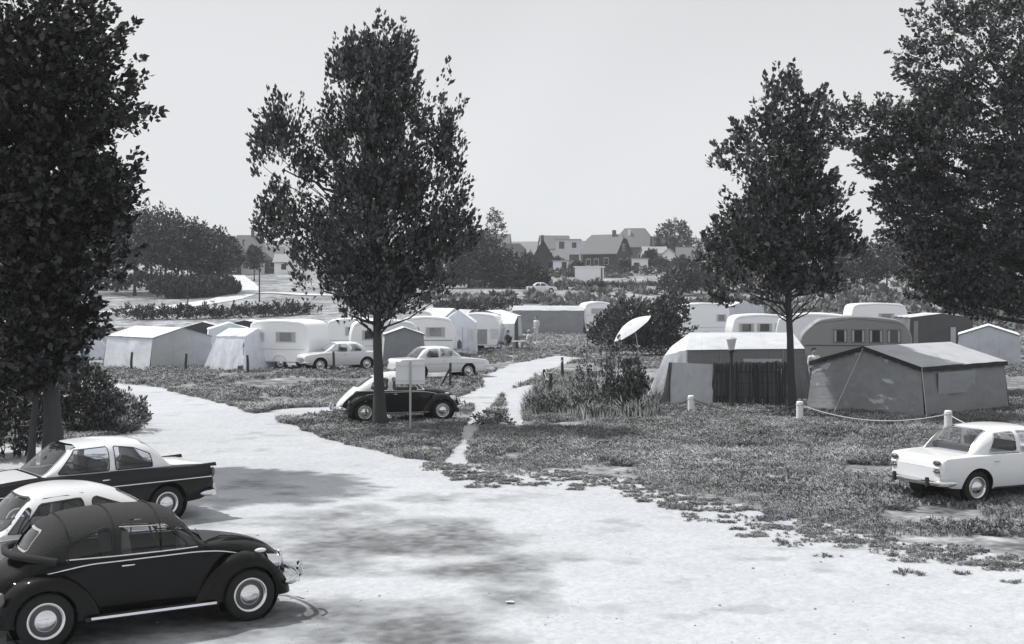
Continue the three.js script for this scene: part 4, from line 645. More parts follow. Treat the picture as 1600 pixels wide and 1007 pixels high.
function person(label, pos, yaw, pose, shirt, legs, hair) {
  const t = thing('person', label, 'person', pos, yaw), sit = pose === 'sit', hy = sit ? 0.48 : 0.92, J = { pel: [0, hy, 0, 0.125], wai: [0, hy + 0.2, 0.01, 0.115], che: [0, hy + 0.42, sit ? -0.03 : 0, 0.13], nek: [0, hy + 0.56, 0, 0.055], hed: [0, hy + 0.72, 0.025, 0.085], crn: [0, hy + 0.77, 0.0, 0.09] };
  const bones = [['pel', 'wai'], ['wai', 'che'], ['che', 'nek'], ['nek', 'hed'], ['hed', 'crn']];
  for (const s of [-1, 1]) { const k = s > 0 ? 'r' : 'l';
    Object.assign(J, { ['sh' + k]: [s * 0.17, hy + 0.48, 0, 0.06], ['el' + k]: sit ? [s * 0.25, hy + 0.22, 0.08, 0.042] : [s * 0.24, hy + 0.2, -0.02, 0.042], ['wr' + k]: sit ? [s * 0.18, hy + 0.12, 0.3, 0.032] : [s * 0.25, hy - 0.04, 0.08, 0.032], ['ha' + k]: sit ? [s * 0.15, hy + 0.11, 0.38, 0.036] : [s * 0.25, hy - 0.13, 0.11, 0.036],
      ['hi' + k]: [s * 0.09, hy - 0.02, 0, 0.09], ['kn' + k]: sit ? [s * 0.11, hy + 0.03, 0.42, 0.062] : [s * 0.1, hy - 0.44, 0.02, 0.062], ['an' + k]: sit ? [s * 0.11, 0.09, 0.46, 0.042] : [s * 0.11, 0.09, -0.02, 0.042], ['to' + k]: [s * 0.13, 0.045, sit ? 0.62 : 0.15, 0.036] });
    bones.push(['che', 'sh' + k], ['sh' + k, 'el' + k], ['el' + k, 'wr' + k], ['wr' + k, 'ha' + k], ['pel', 'hi' + k], ['hi' + k, 'kn' + k], ['kn' + k, 'an' + k], ['an' + k, 'to' + k]); }
  const size = sit ? 1.5 : 1.95, B = figure(J, bones, 60, size, [0, size / 2 - 0.06, sit ? 0.2 : 0]); B.build('body', mat(0.36, { roughness: 0.6 }), t);
  const grow = (names, bn, g) => { const q = {}; for (const n of names) { const j = J[n]; q[n] = [j[0], j[1], j[2], j[3] + g]; } return figure(q, bn, 44, size, [0, size / 2 - 0.06, sit ? 0.2 : 0]); };
  grow(['pel', 'wai', 'che', 'shr', 'shl', 'elr', 'ell'], [['pel', 'wai'], ['wai', 'che'], ['che', 'shr'], ['che', 'shl'], ['shr', 'elr'], ['shl', 'ell']], 0.022).build('shirt', mat(shirt), t);
  grow(['pel', 'hir', 'hil', 'knr', 'knl', ...(sit ? [] : ['anr', 'anl'])], [['pel', 'hir'], ['pel', 'hil'], ['hir', 'knr'], ['hil', 'knl'], ...(sit ? [] : [['knr', 'anr'], ['knl', 'anl']])], 0.02).build('trousers', mat(legs), t);
  const H = new MB(); H.geo(new THREE.SphereGeometry(0.112, 14, 10, 0, Math.PI * 2, 0, 1.75), new THREE.Matrix4().makeRotationX(-0.35).setPosition(0, hy + 0.765, -0.015)); H.build('hair', mat(hair), t);
  return t;
}
function chair(label, pos, yaw, v) { const t = thing('folding_chair', label, 'chair', pos, yaw, 'folding chairs of the camp'); new MB().box(0, 0.41, 0.05, 0.46, 0.03, 0.44).build('seat', cloth(v), t); new MB().box(0, 0.72, -0.2, 0.46, 0.45, 0.03, 0, 0, -0.2).build('backrest', cloth(v), t); for (const s of [-1, 1]) { new MB().beam(V(s * 0.24, 0, 0.26), V(s * 0.24, 0.62, -0.2), 0.025).build('leg', MW.metal, t); new MB().beam(V(s * 0.24, 0, -0.2), V(s * 0.24, 0.62, 0.24), 0.025).build('leg', MW.metal, t); } return t; }
// --- left side of the camp ---
frameTent('frame_tent', 'big white frame tent with gable greyed as painted shade on the left of the camp', 'tent', V(-18.4, 0, -66.6), 48 * deg, { w: 3.4, l: 4.3, eave: 1.62, ridge: 2.08, flare: 0.22, seed: 3, m: { roof: MW.white, side: MW.white, gable: cloth(0.5), trim: MW.grey }, valance: 0.05, guys: [[-1.7, 1.6, 2.1, -2.4, 2.9], [1.7, 1.6, 2.1, 2.5, 2.8]] });  // gable cloth darker than the white sides: its shade put into the colour
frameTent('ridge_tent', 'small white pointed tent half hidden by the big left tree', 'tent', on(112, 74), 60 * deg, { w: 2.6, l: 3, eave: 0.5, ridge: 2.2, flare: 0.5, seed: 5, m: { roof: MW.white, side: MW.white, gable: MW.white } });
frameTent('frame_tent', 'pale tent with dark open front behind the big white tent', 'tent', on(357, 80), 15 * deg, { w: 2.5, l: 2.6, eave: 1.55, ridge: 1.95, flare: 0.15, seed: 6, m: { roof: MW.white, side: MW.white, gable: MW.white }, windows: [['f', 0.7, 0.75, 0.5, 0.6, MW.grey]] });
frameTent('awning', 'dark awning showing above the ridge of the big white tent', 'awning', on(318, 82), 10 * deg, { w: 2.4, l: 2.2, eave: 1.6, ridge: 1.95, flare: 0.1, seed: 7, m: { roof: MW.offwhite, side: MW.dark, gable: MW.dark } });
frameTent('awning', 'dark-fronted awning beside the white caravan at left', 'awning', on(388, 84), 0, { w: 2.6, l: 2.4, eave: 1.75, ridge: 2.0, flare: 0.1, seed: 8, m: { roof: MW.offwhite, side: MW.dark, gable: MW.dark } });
caravan('white caravan with one curtained window at the left end of the camp', on(452, 65.5), -24 * deg, { l: 3.5, h: 2.42, w: 2.0, dome: 0.1, front: 0.18, back: 0.1, axle: 0.1, stripe: 1.0, stripeMat: MW.frame, windows: [[0.45, 1.62, 1.15, 0.5, 'z', MW.winpale], [-1.1, 1.6, 0.45, 0.42, 'z', phys(0.5, { roughness: 0.3 })]] });
frameTent('awning', 'white sloping awning tent pitched against the left caravan', 'awning', on(380, 65.0), 70 * deg, { w: 2.3, l: 1.6, eave: 1.7, ridge: 2.05, flare: 0.75, seed: 10, m: { roof: MW.white, side: MW.white, gable: MW.white } });
const farCar = { rear: -2.0, nose: 2.0, deck: 0.9, top: 1.42, cabin: [-1.3, -0.85, 0.4, 1.0], axles: [1.2, -1.2], doors: [[0.75, -0.2]], side: [[[0.75, 0], [0.42, 0.95], [-0.2, 1], [-0.2, 0]], [[-0.28, 0], [-0.28, 1], [-0.75, 0.95], [-0.98, 0]]] };
saloon('saloon_car', 'white car parked right of the left caravan, behind the posts', on(530, 64), 205 * deg, { paint: paint(0.7), trim: chrome, rim: creamRim, s: farCar });
saloon('saloon_car', 'long white saloon with wide chrome bumper behind the round-backed car', on(684, 58.5), 28 * deg, { paint: paint(0.72), trim: chrome, rim: creamRim, strip: true, s: { ...farCar, rear: -2.2, nose: 2.3, top: 1.45 } });
caravan('white caravan almost hidden behind the middle tree trunk', on(600, 70), 10 * deg, { l: 3.6, h: 2.3, windows: [[-0.9, 1.55, 0.7, 0.5, 'z'], [0.6, 1.55, 1.0, 0.5, 'z']], stripe: 1.0 });
caravan('white caravan with pale window right of the middle tree', on(668, 76), 4 * deg, { l: 3.2, h: 2.35, windows: [[0.45, 1.5, 1.1, 0.55, 'z', MW.winpale], [-0.9, 1.5, 0.8, 0.55, 'z', phys(0.4, { roughness: 0.2 })]], stripe: 1.02, stripeMat: MW.dgrey });
frameTent('awning', 'white peaked awning with dark slit between two caravans', 'awning', on(718, 80), 0, { w: 2.0, l: 3, eave: 2.0, ridge: 2.75, flare: 0.1, seed: 12, m: { roof: MW.white, side: MW.white, gable: MW.white }, windows: [['f', -0.55, 1.1, 0.28, 1.7, MW.dark]] });
caravan('white caravan with two small windows beside the open awning', on(748, 84), -8 * deg, { l: 3.0, h: 2.4, windows: [[-0.4, 1.75, 0.75, 0.42, 'z', MW.winpale], [-0.2, 0.95, 0.8, 0.4, 'z', MW.winpale]], stripe: 1.3, stripeMat: MW.frame });
{ // open awning with drawn flap and people sitting under it
  const t = thing('awning', 'open-fronted white awning with people sitting under it', 'awning', on(779, 85), -6 * deg), B = new MB();
  fold(B, V(-1.1, 1.75, 1.3), V(1.2, 1.75, 1.3), V(1.2, 2.25, -0.9), V(-1.1, 2.25, -0.9), 0.04, 3); B.build('roof_panel', MW.white, t);
  fold(new MB(), V(-1.1, 0, -0.9), V(1.2, 0, -0.9), V(1.2, 2.24, -0.9), V(-1.1, 2.24, -0.9), 0.04, 5).build('back_wall', MW.white, t);
  fold(new MB(), V(1.2, 0, 1.35), V(1.25, 0, -0.9), V(1.2, 2.22, -0.9), V(1.2, 1.75, 1.3), 0.03, 6).build('side_wall', MW.dark, t);
  for (const x of [-1.1, 0.1, 1.2]) new MB().cyl(V(x, 0, 1.3), V(x, 1.75, 1.3), 0.025).build('pole', MW.metal, t);
  fold(new MB(), V(-1.25, 0, 1.35), V(-0.95, 0, 1.35), V(-0.75, 1.74, 1.32), V(-1.1, 1.74, 1.32), 0.08, 9).build('drawn_flap', MW.dgrey, t);
}
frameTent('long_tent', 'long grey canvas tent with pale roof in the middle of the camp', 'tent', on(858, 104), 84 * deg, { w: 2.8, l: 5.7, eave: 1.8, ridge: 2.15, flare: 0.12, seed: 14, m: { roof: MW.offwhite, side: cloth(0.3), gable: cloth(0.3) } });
caravan('white caravan standing end of the long grey tent', on(932, 104), 12 * deg, { l: 2.5, h: 2.45, windows: [[0, 1.75, 1.4, 0.42, 'z', phys(0.45, { roughness: 0.25 })]], stripe: 1.4, stripeMat: MW.frame });
// more of the crowded middle
caravan('white caravan in the second row above the long white saloon', on(640, 92), 6 * deg, { l: 3.4, h: 2.4, windows: [[0.3, 1.6, 1.1, 0.5, 'z', MW.winpale]], stripe: 1.0, stripeMat: MW.frame });
frameTent('ridge_tent', 'white ridge tent with a tall peak in the second row', 'tent', on(690, 94), 40 * deg, { w: 2.8, l: 3, eave: 1.5, ridge: 2.5, flare: 0.2, seed: 33, m: { roof: MW.white, side: MW.white, gable: MW.offwhite } });
frameTent('frame_tent', 'low pale tent behind the caravan with two small windows', 'tent', on(772, 98), -20 * deg, { w: 3.2, l: 3.2, eave: 1.7, ridge: 2.15, seed: 34, m: { roof: MW.white, side: MW.offwhite, gable: MW.pale, trim: MW.grey } });
caravan('small white caravan tucked behind the car beside the left caravan', on(556, 76), -12 * deg, { l: 3.0, h: 2.25, windows: [[0.2, 1.55, 1.0, 0.5, 'z']], stripe: 1.0 });
frameTent('awning', 'grey-fronted awning with white roof against the caravan hidden by the middle tree', 'awning', on(630, 67.5), 8 * deg, { w: 2.0, l: 1.8, eave: 1.7, ridge: 2.05, seed: 35, m: { roof: MW.white, side: MW.pale, gable: MW.grey, trim: MW.dgrey } });
frameTent('ridge_tent', 'small grey ridge tent on the grass behind the white ridge tent', 'tent', on(728, 106), 20 * deg, { w: 2.4, l: 3, eave: 0.6, ridge: 1.7, flare: 0.3, seed: 36, m: { roof: MW.pale, side: MW.pale, gable: MW.dgrey } });
caravan('white caravan with dark window row behind the slender tree', on(1186, 78), 3 * deg, { l: 3.6, h: 2.45, windows: [[-1.0, 1.7, 0.9, 0.5, 'z'], [0.1, 1.7, 0.9, 0.5, 'z'], [1.15, 1.7, 0.8, 0.5, 'z']], stripe: 1.1 });
frameTent('frame_tent', 'white tent roof between the tall caravan and the trees', 'tent', on(1148, 112), 15 * deg, { w: 3.6, l: 4, eave: 1.7, ridge: 2.3, seed: 37, m: { roof: MW.white, side: MW.white, gable: MW.offwhite } });
{ const t = thing('camping_table', 'small folding table beside the open awning', 'table', on(812, 82), 20 * deg); new MB().box(0, 0.68, 0, 0.9, 0.03, 0.6).build('tabletop', mat(0.6), t); for (const [x, z] of [[-1, -1], [1, -1], [-1, 1], [1, 1]]) new MB().beam(V(x * 0.38, 0, z * 0.25), V(x * 0.42, 0.67, z * 0.27), 0.025).build('leg', MW.metal, t); }
{ const t = thing('washing_line', 'washing line with pale towels right of the hidden caravan', 'washing line', on(756, 78), 8 * deg); for (const x of [-1.3, 1.3]) new MB().cyl(V(x, 0, 0), V(x, 1.7, 0), 0.025).build('pole', MW.metal, t); new MB().tube([V(-1.3, 1.65, 0), V(0, 1.55, 0), V(1.3, 1.65, 0)], 0.008, 4).build('line', MW.rope, t); for (const [x, w, h, v] of [[-0.8, 0.5, 0.7, 0.75], [-0.1, 0.6, 0.9, 0.35], [0.65, 0.5, 0.6, 0.7]]) fold(new MB(), V(x - w / 2, 1.56 - h, 0.02), V(x + w / 2, 1.56 - h, 0.02), V(x + w / 2, 1.575, 0), V(x - w / 2, 1.575, 0), 0.05, x * 9, 8, 6).build('towel', cloth(v), t); }
person('person in pale clothes standing beside the long grey tent', on(838, 96), -40 * deg, 'stand', 0.6, 0.5, 0.05);
// --- parasol ---
{ const D = 58, t = thing('parasol', 'large white tilted parasol above the bushes', 'parasol', on(992, D)), tilt = new THREE.Group(); tilt.name = 'canopy'; const B = new MB(), n = 8;
  B.grid(48, 6, (u, v) => { const a = u * Math.PI * 2, r = 1.02 * v * (1 - 0.05 * Math.abs(Math.sin(a * n / 2))), q = V(r * Math.cos(a), 0.34 * (1 - v * v), r * Math.sin(a)); return q.applyEuler(new THREE.Euler(0.12, 0, 0.62)).add(V(-0.1, 2.25, 0)); });
  B.build('canopy', MW.white, t); new MB().cyl(V(0.35, -0.1, 0), V(0.05, 2.0, 0), 0.022).cyl(V(0.05, 2.0, 0), V(-0.28, 2.52, 0), 0.018).build('pole', MW.metal, t);
  for (let k = 0; k < n; k++) { const a = k / n * Math.PI * 2, q = (r, y) => V(r * Math.cos(a), y, r * Math.sin(a)).applyEuler(new THREE.Euler(0.12, 0, 0.62)).add(V(-0.1, 2.25, 0)); new MB().cyl(q(0.03, 0.3), q(1.0, 0.0), 0.008, 0.008, 5).build('rib', MW.metal, t); } }
// --- right side ---
{ // white frame tent, long front towards the road
  const D = 46.6, t = thing('frame_tent', 'white frame tent with grey front behind the reed windbreak', 'tent', on(1165, D)), L = 2.15;
  fold(new MB(), V(-L, 1.83, 0.1), V(L, 1.88, 0.1), V(L - 0.1, 2.42, -1.5), V(-L + 0.35, 2.42, -1.5), 0.05, 4, 24).build('roof_panel', MW.white, t);
  fold(new MB(), V(-L + 0.3, 1.8, -3.1), V(L, 1.8, -3.1), V(L - 0.1, 2.42, -1.5), V(-L + 0.35, 2.42, -1.5), 0.04, 5).build('roof_panel', MW.white, t);
  fold(new MB(), V(-L - 1.45, 0, -0.2), V(-L + 0.02, 0, 0.12), V(-L, 1.84, 0.1), V(-L - 0.75, 1.62, -0.4), 0.04, 6).build('end_wall', MW.white, t);
  fold(new MB(), V(-L - 0.75, 1.62, -0.4), V(-L, 1.84, 0.1), V(-L + 0.35, 2.42, -1.5), V(-L - 0.3, 1.9, -1.8), 0.04, 7).build('end_roof', MW.white, t);
  fold(new MB(), V(-L - 1.45, 0, -0.2), V(-L - 1.1, 0, -2.6), V(-L - 0.3, 1.88, -1.8), V(-L - 0.75, 1.62, -0.4), 0.04, 8).build('end_wall', MW.white, t);
  fold(new MB(), V(-L + 0.05, 1.3, 0.05), V(L, 1.3, 0.05), V(L, 1.85, 0.06), V(-L + 0.05, 1.81, 0.06), 0.02, 9, 24, 6).build('front_band', cloth(0.27), t);
  fold(new MB(), V(-L + 0.05, 0, 0.06), V(-0.9, 0, 0.06), V(-0.9, 1.3, 0.05), V(-L + 0.05, 1.3, 0.05), 0.03, 10).build('front_wall', cloth(0.27), t);
  fold(new MB(), V(1.35, 0, 0.06), V(L + 0.15, 0, 0.1), V(L, 1.3, 0.05), V(1.35, 1.3, 0.05), 0.03, 11).build('front_wall', cloth(0.27), t);
  fold(new MB(), V(-0.9, 0, -0.9), V(1.35, 0, -0.9), V(1.35, 1.9, -0.9), V(-0.9, 1.9, -0.9), 0.03, 12).build('inner_wall', cloth(0.2), t);
  new MB().grid(30, 3, (u, v) => V(lerp(-0.1, 1.3, u), 1.52 - v * (0.10 + 0.05 * Math.abs(Math.sin(u * 15))), 0.11 + 0.015 * Math.sin(u * 40))).build('pelmet', MW.white, t);
  fold(new MB(), V(L + 0.3, 0, 0.1), V(L + 0.2, 0, -3.1), V(L, 1.8, -3.1), V(L, 1.86, 0.1), 0.04, 13).build('end_wall', cloth(0.3), t);
  new MB().tube([V(-L, 1.82, 0.12), V(0, 1.855, 0.12), V(L, 1.87, 0.12)], 0.022, 5).build('eave_trim', MW.dgrey, t);
  for (const x of [-L, -0.9, 1.35, L]) new MB().cyl(V(x, 0, 0.03), V(x, 1.84, 0.08), 0.02).build('pole', MW.metal, t);
}
{ // reed windbreak
  const D = 44.6, t = thing('windbreak', 'dark reed windbreak with one pale cloth panel in front of the white tent', 'windbreak', on(1140, D)), rnd = mulberry(91);
  const x0 = X(1046, D) - X(1140, D), x1 = X(1118, D) - X(1140, D), x2 = X(1236, D) - X(1140, D);
  fold(new MB(), V(x0 - 0.06, 0, 0.05), V(x1 - 0.14, 0, 0.12), V(x1, 1.42, -0.05), V(x0 + 0.12, 1.5, -0.05), 0.05, 3).build('cloth_panel', cloth(0.6), t);
  fold(new MB(), V(x0 - 0.3, 0, 0), V(x0 + 0.06, 0, 0), V(x0 + 0.16, 1.48, -0.1), V(x0, 1.5, -0.1), 0.03, 4).build('cloth_panel', cloth(0.2), t);
  for (const tone of [0.075, 0.12, 0.045]) { const R = new MB(); for (let k = 0; k < 95; k++) { const x = lerp(x1 - 0.1, x2, rnd()), h = 1.3 + 0.18 * rnd() + 0.1 * noise(x * 2, 4), z = (rnd() - 0.5) * 0.05; R.tube([V(x, 0, z), V(x + (rnd() - 0.5) * 0.05, h * 0.5, z + 0.02), V(x + (rnd() - 0.5) * 0.1, h, z)], 0.013 + 0.008 * rnd(), 5); } R.build('reeds', mat(tone), t).userData.kind = 'stuff'; }
  for (const y of [0.3, 0.8, 1.2]) new MB().tube([V(x1 - 0.1, y, 0.05), V((x1 + x2) / 2, y - 0.03, 0.06), V(x2, y, 0.05)], 0.012, 5).build('binding_wire', MW.wood, t);
  for (const x of [x0, x1 - 0.05, x1 + 0.35, (x1 + x2) / 2 + 0.2, x2]) new MB().cyl(V(x, 0, 0.09), V(x, 1.5, 0.06), 0.03, 0.025, 7).build('stake', MW.wood, t);
}
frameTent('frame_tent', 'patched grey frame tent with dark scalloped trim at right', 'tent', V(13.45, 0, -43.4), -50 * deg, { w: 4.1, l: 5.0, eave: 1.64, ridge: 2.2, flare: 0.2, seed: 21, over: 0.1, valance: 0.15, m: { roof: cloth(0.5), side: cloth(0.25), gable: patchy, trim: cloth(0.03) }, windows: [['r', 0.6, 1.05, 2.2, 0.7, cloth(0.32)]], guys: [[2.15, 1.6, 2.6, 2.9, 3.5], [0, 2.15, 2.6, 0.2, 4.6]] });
caravan('grey caravan with a row of four dark windows behind the patched tent', on(1335, 64), -10 * deg, { l: 5.2, h: 2.62, w: 2.1, dome: 0.26, front: 0.3, back: 0.55, mat: MW.vangrey, stripe: 1.25, stripeMat: MW.dark, windows: [[-0.75, 1.72, 0.62, 0.62, 'z'], [0.1, 1.72, 0.62, 0.62, 'z'], [0.95, 1.72, 0.62, 0.62, 'z'], [1.8, 1.72, 0.62, 0.62, 'z']], frame: MW.dgrey });
caravan('long white caravan roof showing behind the slender right tree', on(1275, 72), -14 * deg, { l: 4.2, h: 2.62, dome: 0.2, windows: [[0.4, 1.7, 1.2, 0.5, 'z']], hatch: -0.4 });
caravan('tall white caravan behind the white frame tent on the right', on(1098, 96), 8 * deg, { l: 3.5, h: 2.75, front: 0.1, back: 0.08, windows: [[1.15, 1.7, 0.7, 0.5, 'z', MW.winpale]], stripe: 1.0, stripeMat: MW.frame });
caravan('white caravan peeping over the roof of the grey windowed caravan', on(1368, 100), 5 * deg, { l: 4.4, h: 2.6, windows: [[0.5, 1.6, 1.2, 0.5, 'z', MW.winpale]] });
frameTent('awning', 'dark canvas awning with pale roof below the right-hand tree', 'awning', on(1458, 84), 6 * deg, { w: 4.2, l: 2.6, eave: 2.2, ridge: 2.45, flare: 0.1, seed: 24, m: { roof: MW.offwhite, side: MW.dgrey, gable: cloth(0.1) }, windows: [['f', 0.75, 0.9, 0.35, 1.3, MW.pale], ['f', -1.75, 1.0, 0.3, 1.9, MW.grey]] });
frameTent('frame_tent', 'white tent half covered by leaves at the right edge', 'tent', on(1545, 70), -20 * deg, { w: 3, l: 3.4, eave: 1.6, ridge: 2.1, seed: 25, m: { roof: MW.white, side: MW.white, gable: MW.offwhite, trim: MW.grey } });
// lamp post
{ const t = thing('lamp_post', 'short dark lamp post with glass lantern before the reed windbreak', 'street lamp', on(1143, 43.4));
  new MB().geo(lathe([[0.11, 0], [0.11, 0.12], [0.07, 0.2], [0.055, 0.5], [0.05, 1.75], [0.075, 1.8], [0.05, 1.86], [0.1, 1.95], [0.1, 2.0], [0, 2.0]], 14)).build('post', mat(0.03, { roughness: 0.6 }), t);
  new MB().geo(lathe([[0.095, 2.0], [0.17, 2.34], [0.165, 2.34], [0.09, 2.0]], 8)).build('lantern_glass', phys(0.8, { roughness: 0.3, transmission: 0.25, thickness: 0 }), t);
  new MB().geo(lathe([[0.185, 2.34], [0.185, 2.37], [0.1, 2.42], [0.02, 2.45], [0, 2.45]], 8)).build('lantern_cap', mat(0.5), t); }
// rope fence
const ropePosts = [[1040, 43.2, 0.35, 'dark'], [1080, 42.2, 0.55], [1250, 40, 0.55], [1482, 36.5, 0.6], [1640, 33, 0.6]];
const ropeLabel = ['', 'white bollard holding the rope in front of the pale windbreak panel', 'white bollard holding the rope at the foot of the slender tree', 'white bollard holding the rope behind the white saloon', 'white bollard beyond the right edge'];
ropePosts.forEach(([px, D, h], k) => { if (!k || k === 4) return; const t = thing('bollard', ropeLabel[k], 'bollard', on(px, D), 0, 'white bollards of the rope fence'); new MB().geo(lathe([[0.11, -0.1], [0.11, h - 0.05], [0.09, h], [0, h + 0.01]], 14)).build('post', mat(0.74, { roughness: 0.6 }), t); new MB().geo(new THREE.TorusGeometry(0.112, 0.014, 6, 18), new THREE.Matrix4().makeRotationX(Math.PI / 2).setPosition(0, h - 0.1, 0)).build('rope_ring', MW.rope, t); });
const ropeName = ['dark slack rope from the bush to the first white bollard', 'dark sagging rope between the bollards before the reed windbreak', 'pale rope hanging between bollards before the patched tent', 'pale rope running behind the white saloon at right'];
for (let k = 0; k < 4; k++) { const [a, A, ha] = ropePosts[k], [b, B_, hb] = ropePosts[k + 1], p = on(a, A, ha - 0.1), q = on(b, B_, hb - 0.1), pts = []; for (let i = 0; i <= 18; i++) { const u = i / 18, w = p.clone().lerp(q, u); w.y -= (k === 0 ? 0.12 : 0.34) * 4 * u * (1 - u); pts.push(w); } const B = new MB(); B.tube(pts, 0.017, 6); tag(B.build('rope', k < 2 ? MW.ropedark : MW.rope), ropeName[k], 'rope'); }
// wooden posts
const posts = [[205, 62.6, 0.95, 'stout dark post in front of the white side of the big tent'], [290, 62.2, 0.9, 'thin dark post in front of the grey tent gable'], [387, 61.8, 0.85, 'thin dark post before the white sloping awning'], [521, 62.5, 1.0, 'dark post in front of the white car by the caravan'], [649, 53, 1.0, 'dark post right of the white notice board'],
  [851, 52.5, 0.75, 'leftmost dark post of the chained three beside the path'], [860, 48.5, 0.85, 'nearest dark post of the chained three beside the path'], [879, 58, 0.95, 'rearmost dark post of the chained three beside the path'], [944, 43.8, 0.8, 'short dark post standing under the straggly shrub']];
for (const [px, D, h, l] of posts) { const t = new MB(), r = mulberry(px); t.tube([V(0, -0.1, 0), V((r() - 0.5) * 0.05, h * 0.5, 0), V((r() - 0.5) * 0.08, h, 0)], [0.075, 0.065, 0.055], 8); t.geo(new THREE.CircleGeometry(0.055, 8), new THREE.Matrix4().makeRotationX(-Math.PI / 2).setPosition((0) * 0.08, h, 0)); const o = t.build('wooden_post', MW.wood); o.position.copy(on(px, D)); tag(o, l, 'post', 'dark wooden posts of the camp'); }
{ const t = thing('braced_post', 'dark post with a slanting brace left of the sandy path', 'post', on(703, 52)); new MB().cyl(V(0, -0.1, 0), V(0.02, 1.05, 0), 0.06, 0.05, 8).build('post', MW.wood, t); new MB().cyl(V(-0.45, -0.05, 0.05), V(-0.02, 0.8, 0.05), 0.045, 0.04, 7).build('brace', MW.wood, t); }
for (const [a, b, l] of [[5, 6, 'chain between the two nearer posts beside the path'], [5, 7, 'chain from the left post to the rear post beside the path']]) { const p = on(posts[a][0], posts[a][1], posts[a][2] - 0.12), q = on(posts[b][0], posts[b][1], posts[b][2] - 0.12), pts = []; for (let i = 0; i <= 12; i++) { const u = i / 12, w = p.clone().lerp(q, u); w.y -= 0.3 * 4 * u * (1 - u) * 0.7; pts.push(w); } tag(new MB().tube(pts, 0.018, 5).build('chain', MW.rope), l, 'chain'); }
// notice board seen from behind
{ const t = thing('notice_board', 'white notice board on a pale post before the round-backed car', 'sign', on(641, 36.6), 4 * deg);
  new MB().cyl(V(0, -0.1, 0), V(0, 2.0, 0), 0.03, 0.03, 8).build('post', mat(0.42), t); new MB().box(0, 1.66, -0.045, 0.84, 0.64, 0.02).build('board', mat(0.74), t);
  for (const y of [1.44, 1.88]) new MB().box(0, y, -0.025, 0.8, 0.05, 0.018).build('batten', mat(0.66), t); }
person('dark-haired person in white shirt standing between the two right-hand tents', on(1272, 49.5), 20 * deg, 'stand', 0.7, 0.12, 0.02);
person('person in dark clothes seated in front of the open awning', on(793, 83), -70 * deg, 'sit', 0.04, 0.1, 0.03); chair('folding chair under the person in dark clothes', on(793, 83), -70 * deg, 0.2);
person('person in white seated right of the open awning', on(826, 84), -100 * deg, 'sit', 0.7, 0.6, 0.4); chair('folding chair under the person in white', on(826, 84), -100 * deg, 0.5);
// ---------- village and background trees ----------
const BR = { dark: mat(0.055), brown: mat(0.13), pale: mat(0.55), white: mat(0.82), roof: mat(0.06, { bumpMap: fineBump, bumpScale: 0.03 }), roofl: mat(0.18, { bumpMap: fineBump, bumpScale: 0.03 }), roofp: mat(0.32), pane: phys(0.04, { roughness: 0.08 }), frame: mat(0.6) };
// house: ridge along x, wide front at +z; roof 'gable', 'hip' (half-hipped) or 'flat'
function house(label, px, D, yaw, o) {
  const t = thing('house', label, 'house', on(px, D, -0.3), yaw, 'houses of the village on the hill'), w = o.w / 2, d = o.d / 2, e = o.eave + 0.3, r = o.ridge + 0.3, hp = o.hip ?? 0, ov = 0.3;
  const W = new MB(); W.box(0, e / 2, 0, o.w, e, o.d); if (!o.flat) for (const s of [1, -1]) W.poly([V(s * w, e, -d), V(s * w, e, d), V(s * w, lerp(e, r, 1 - hp), d * hp), V(s * w, lerp(e, r, 1 - hp), -d * hp)].filter((q, i) => hp || i < 3));
  W.build('wall', o.wall, t);
  if (o.flat) new MB().box(0, e + 0.1, 0, o.w + 0.4, 0.2, o.d + 0.4).build('roof', o.roof, t);
  else { const R = new MB(), k = (r - e) / d, ye = e - ov * k, xr = w + ov, hx = w + ov - hp * d * 0.9, yh = lerp(e, r, 1 - hp);
    for (const s of [1, -1]) { const p = hp ? [V(-xr, ye, s * (d + ov)), V(xr, ye, s * (d + ov)), V(xr, yh, s * d * hp), V(hx, r, 0), V(-hx, r, 0), V(-xr, yh, s * d * hp)] : [V(-xr, ye, s * (d + ov)), V(xr, ye, s * (d + ov)), V(xr, r, 0), V(-xr, r, 0)]; R.poly(p); R.poly(p.map(q => V(q.x, q.y - 0.18, q.z)).reverse());
      if (hp) R.poly([V(s * xr, yh, d * hp), V(s * xr, yh, -d * hp), V(s * hx, r, 0)]); R.beam(V(-xr, ye - 0.09, s * (d + ov)), V(xr, ye - 0.09, s * (d + ov)), 0.16, 0.06); }
    const ro = R.build('roof', o.roof, t); for (const c of o.chimneys ?? []) new MB().box(c[0], r + 0.3 - Math.abs(c[1]) * k, c[1], 0.6, 1.5, 0.6).build('chimney', c[2] ?? BR.brown, ro); }
  for (const [s, a, y, ww, hh, kind] of o.windows ?? []) { const F = new MB(), P = new MB(), put = (B, e1, q) => { if (s === 'f') B.box(a, y + 0.3, d + e1, ww * q, hh * q, 0.06); else B.box((s === 'r' ? 1 : -1) * (w + e1), y + 0.3, a, 0.06, hh * q, ww * q); }; put(F, 0.02, 1.18); const f = F.build(kind ?? 'window', kind === 'door' ? BR.dark : BR.frame, t); if (!kind) { put(P, 0.045, 1); P.build('pane', BR.pane, f); } }
  return t;
}
house('steep-roofed house at the top of the lane on the left', 388, 246, 20 * deg, { w: 5.2, d: 6, eave: 4.2, ridge: 7.4, wall: BR.pale, roof: BR.roofl, hip: 0.3, windows: [['f', -1, 1.6, 0.9, 1.3], ['f', 1, 1.6, 0.9, 1.3]], chimneys: [[0.8, 0]] });
house('dark timber annexe beside the steep-roofed house on the lane', 366, 243, 10 * deg, { w: 2.6, d: 5, eave: 4.6, ridge: 5.2, wall: BR.dark, roof: BR.roof, windows: [['f', 0, 1.4, 0.8, 1.6]] });
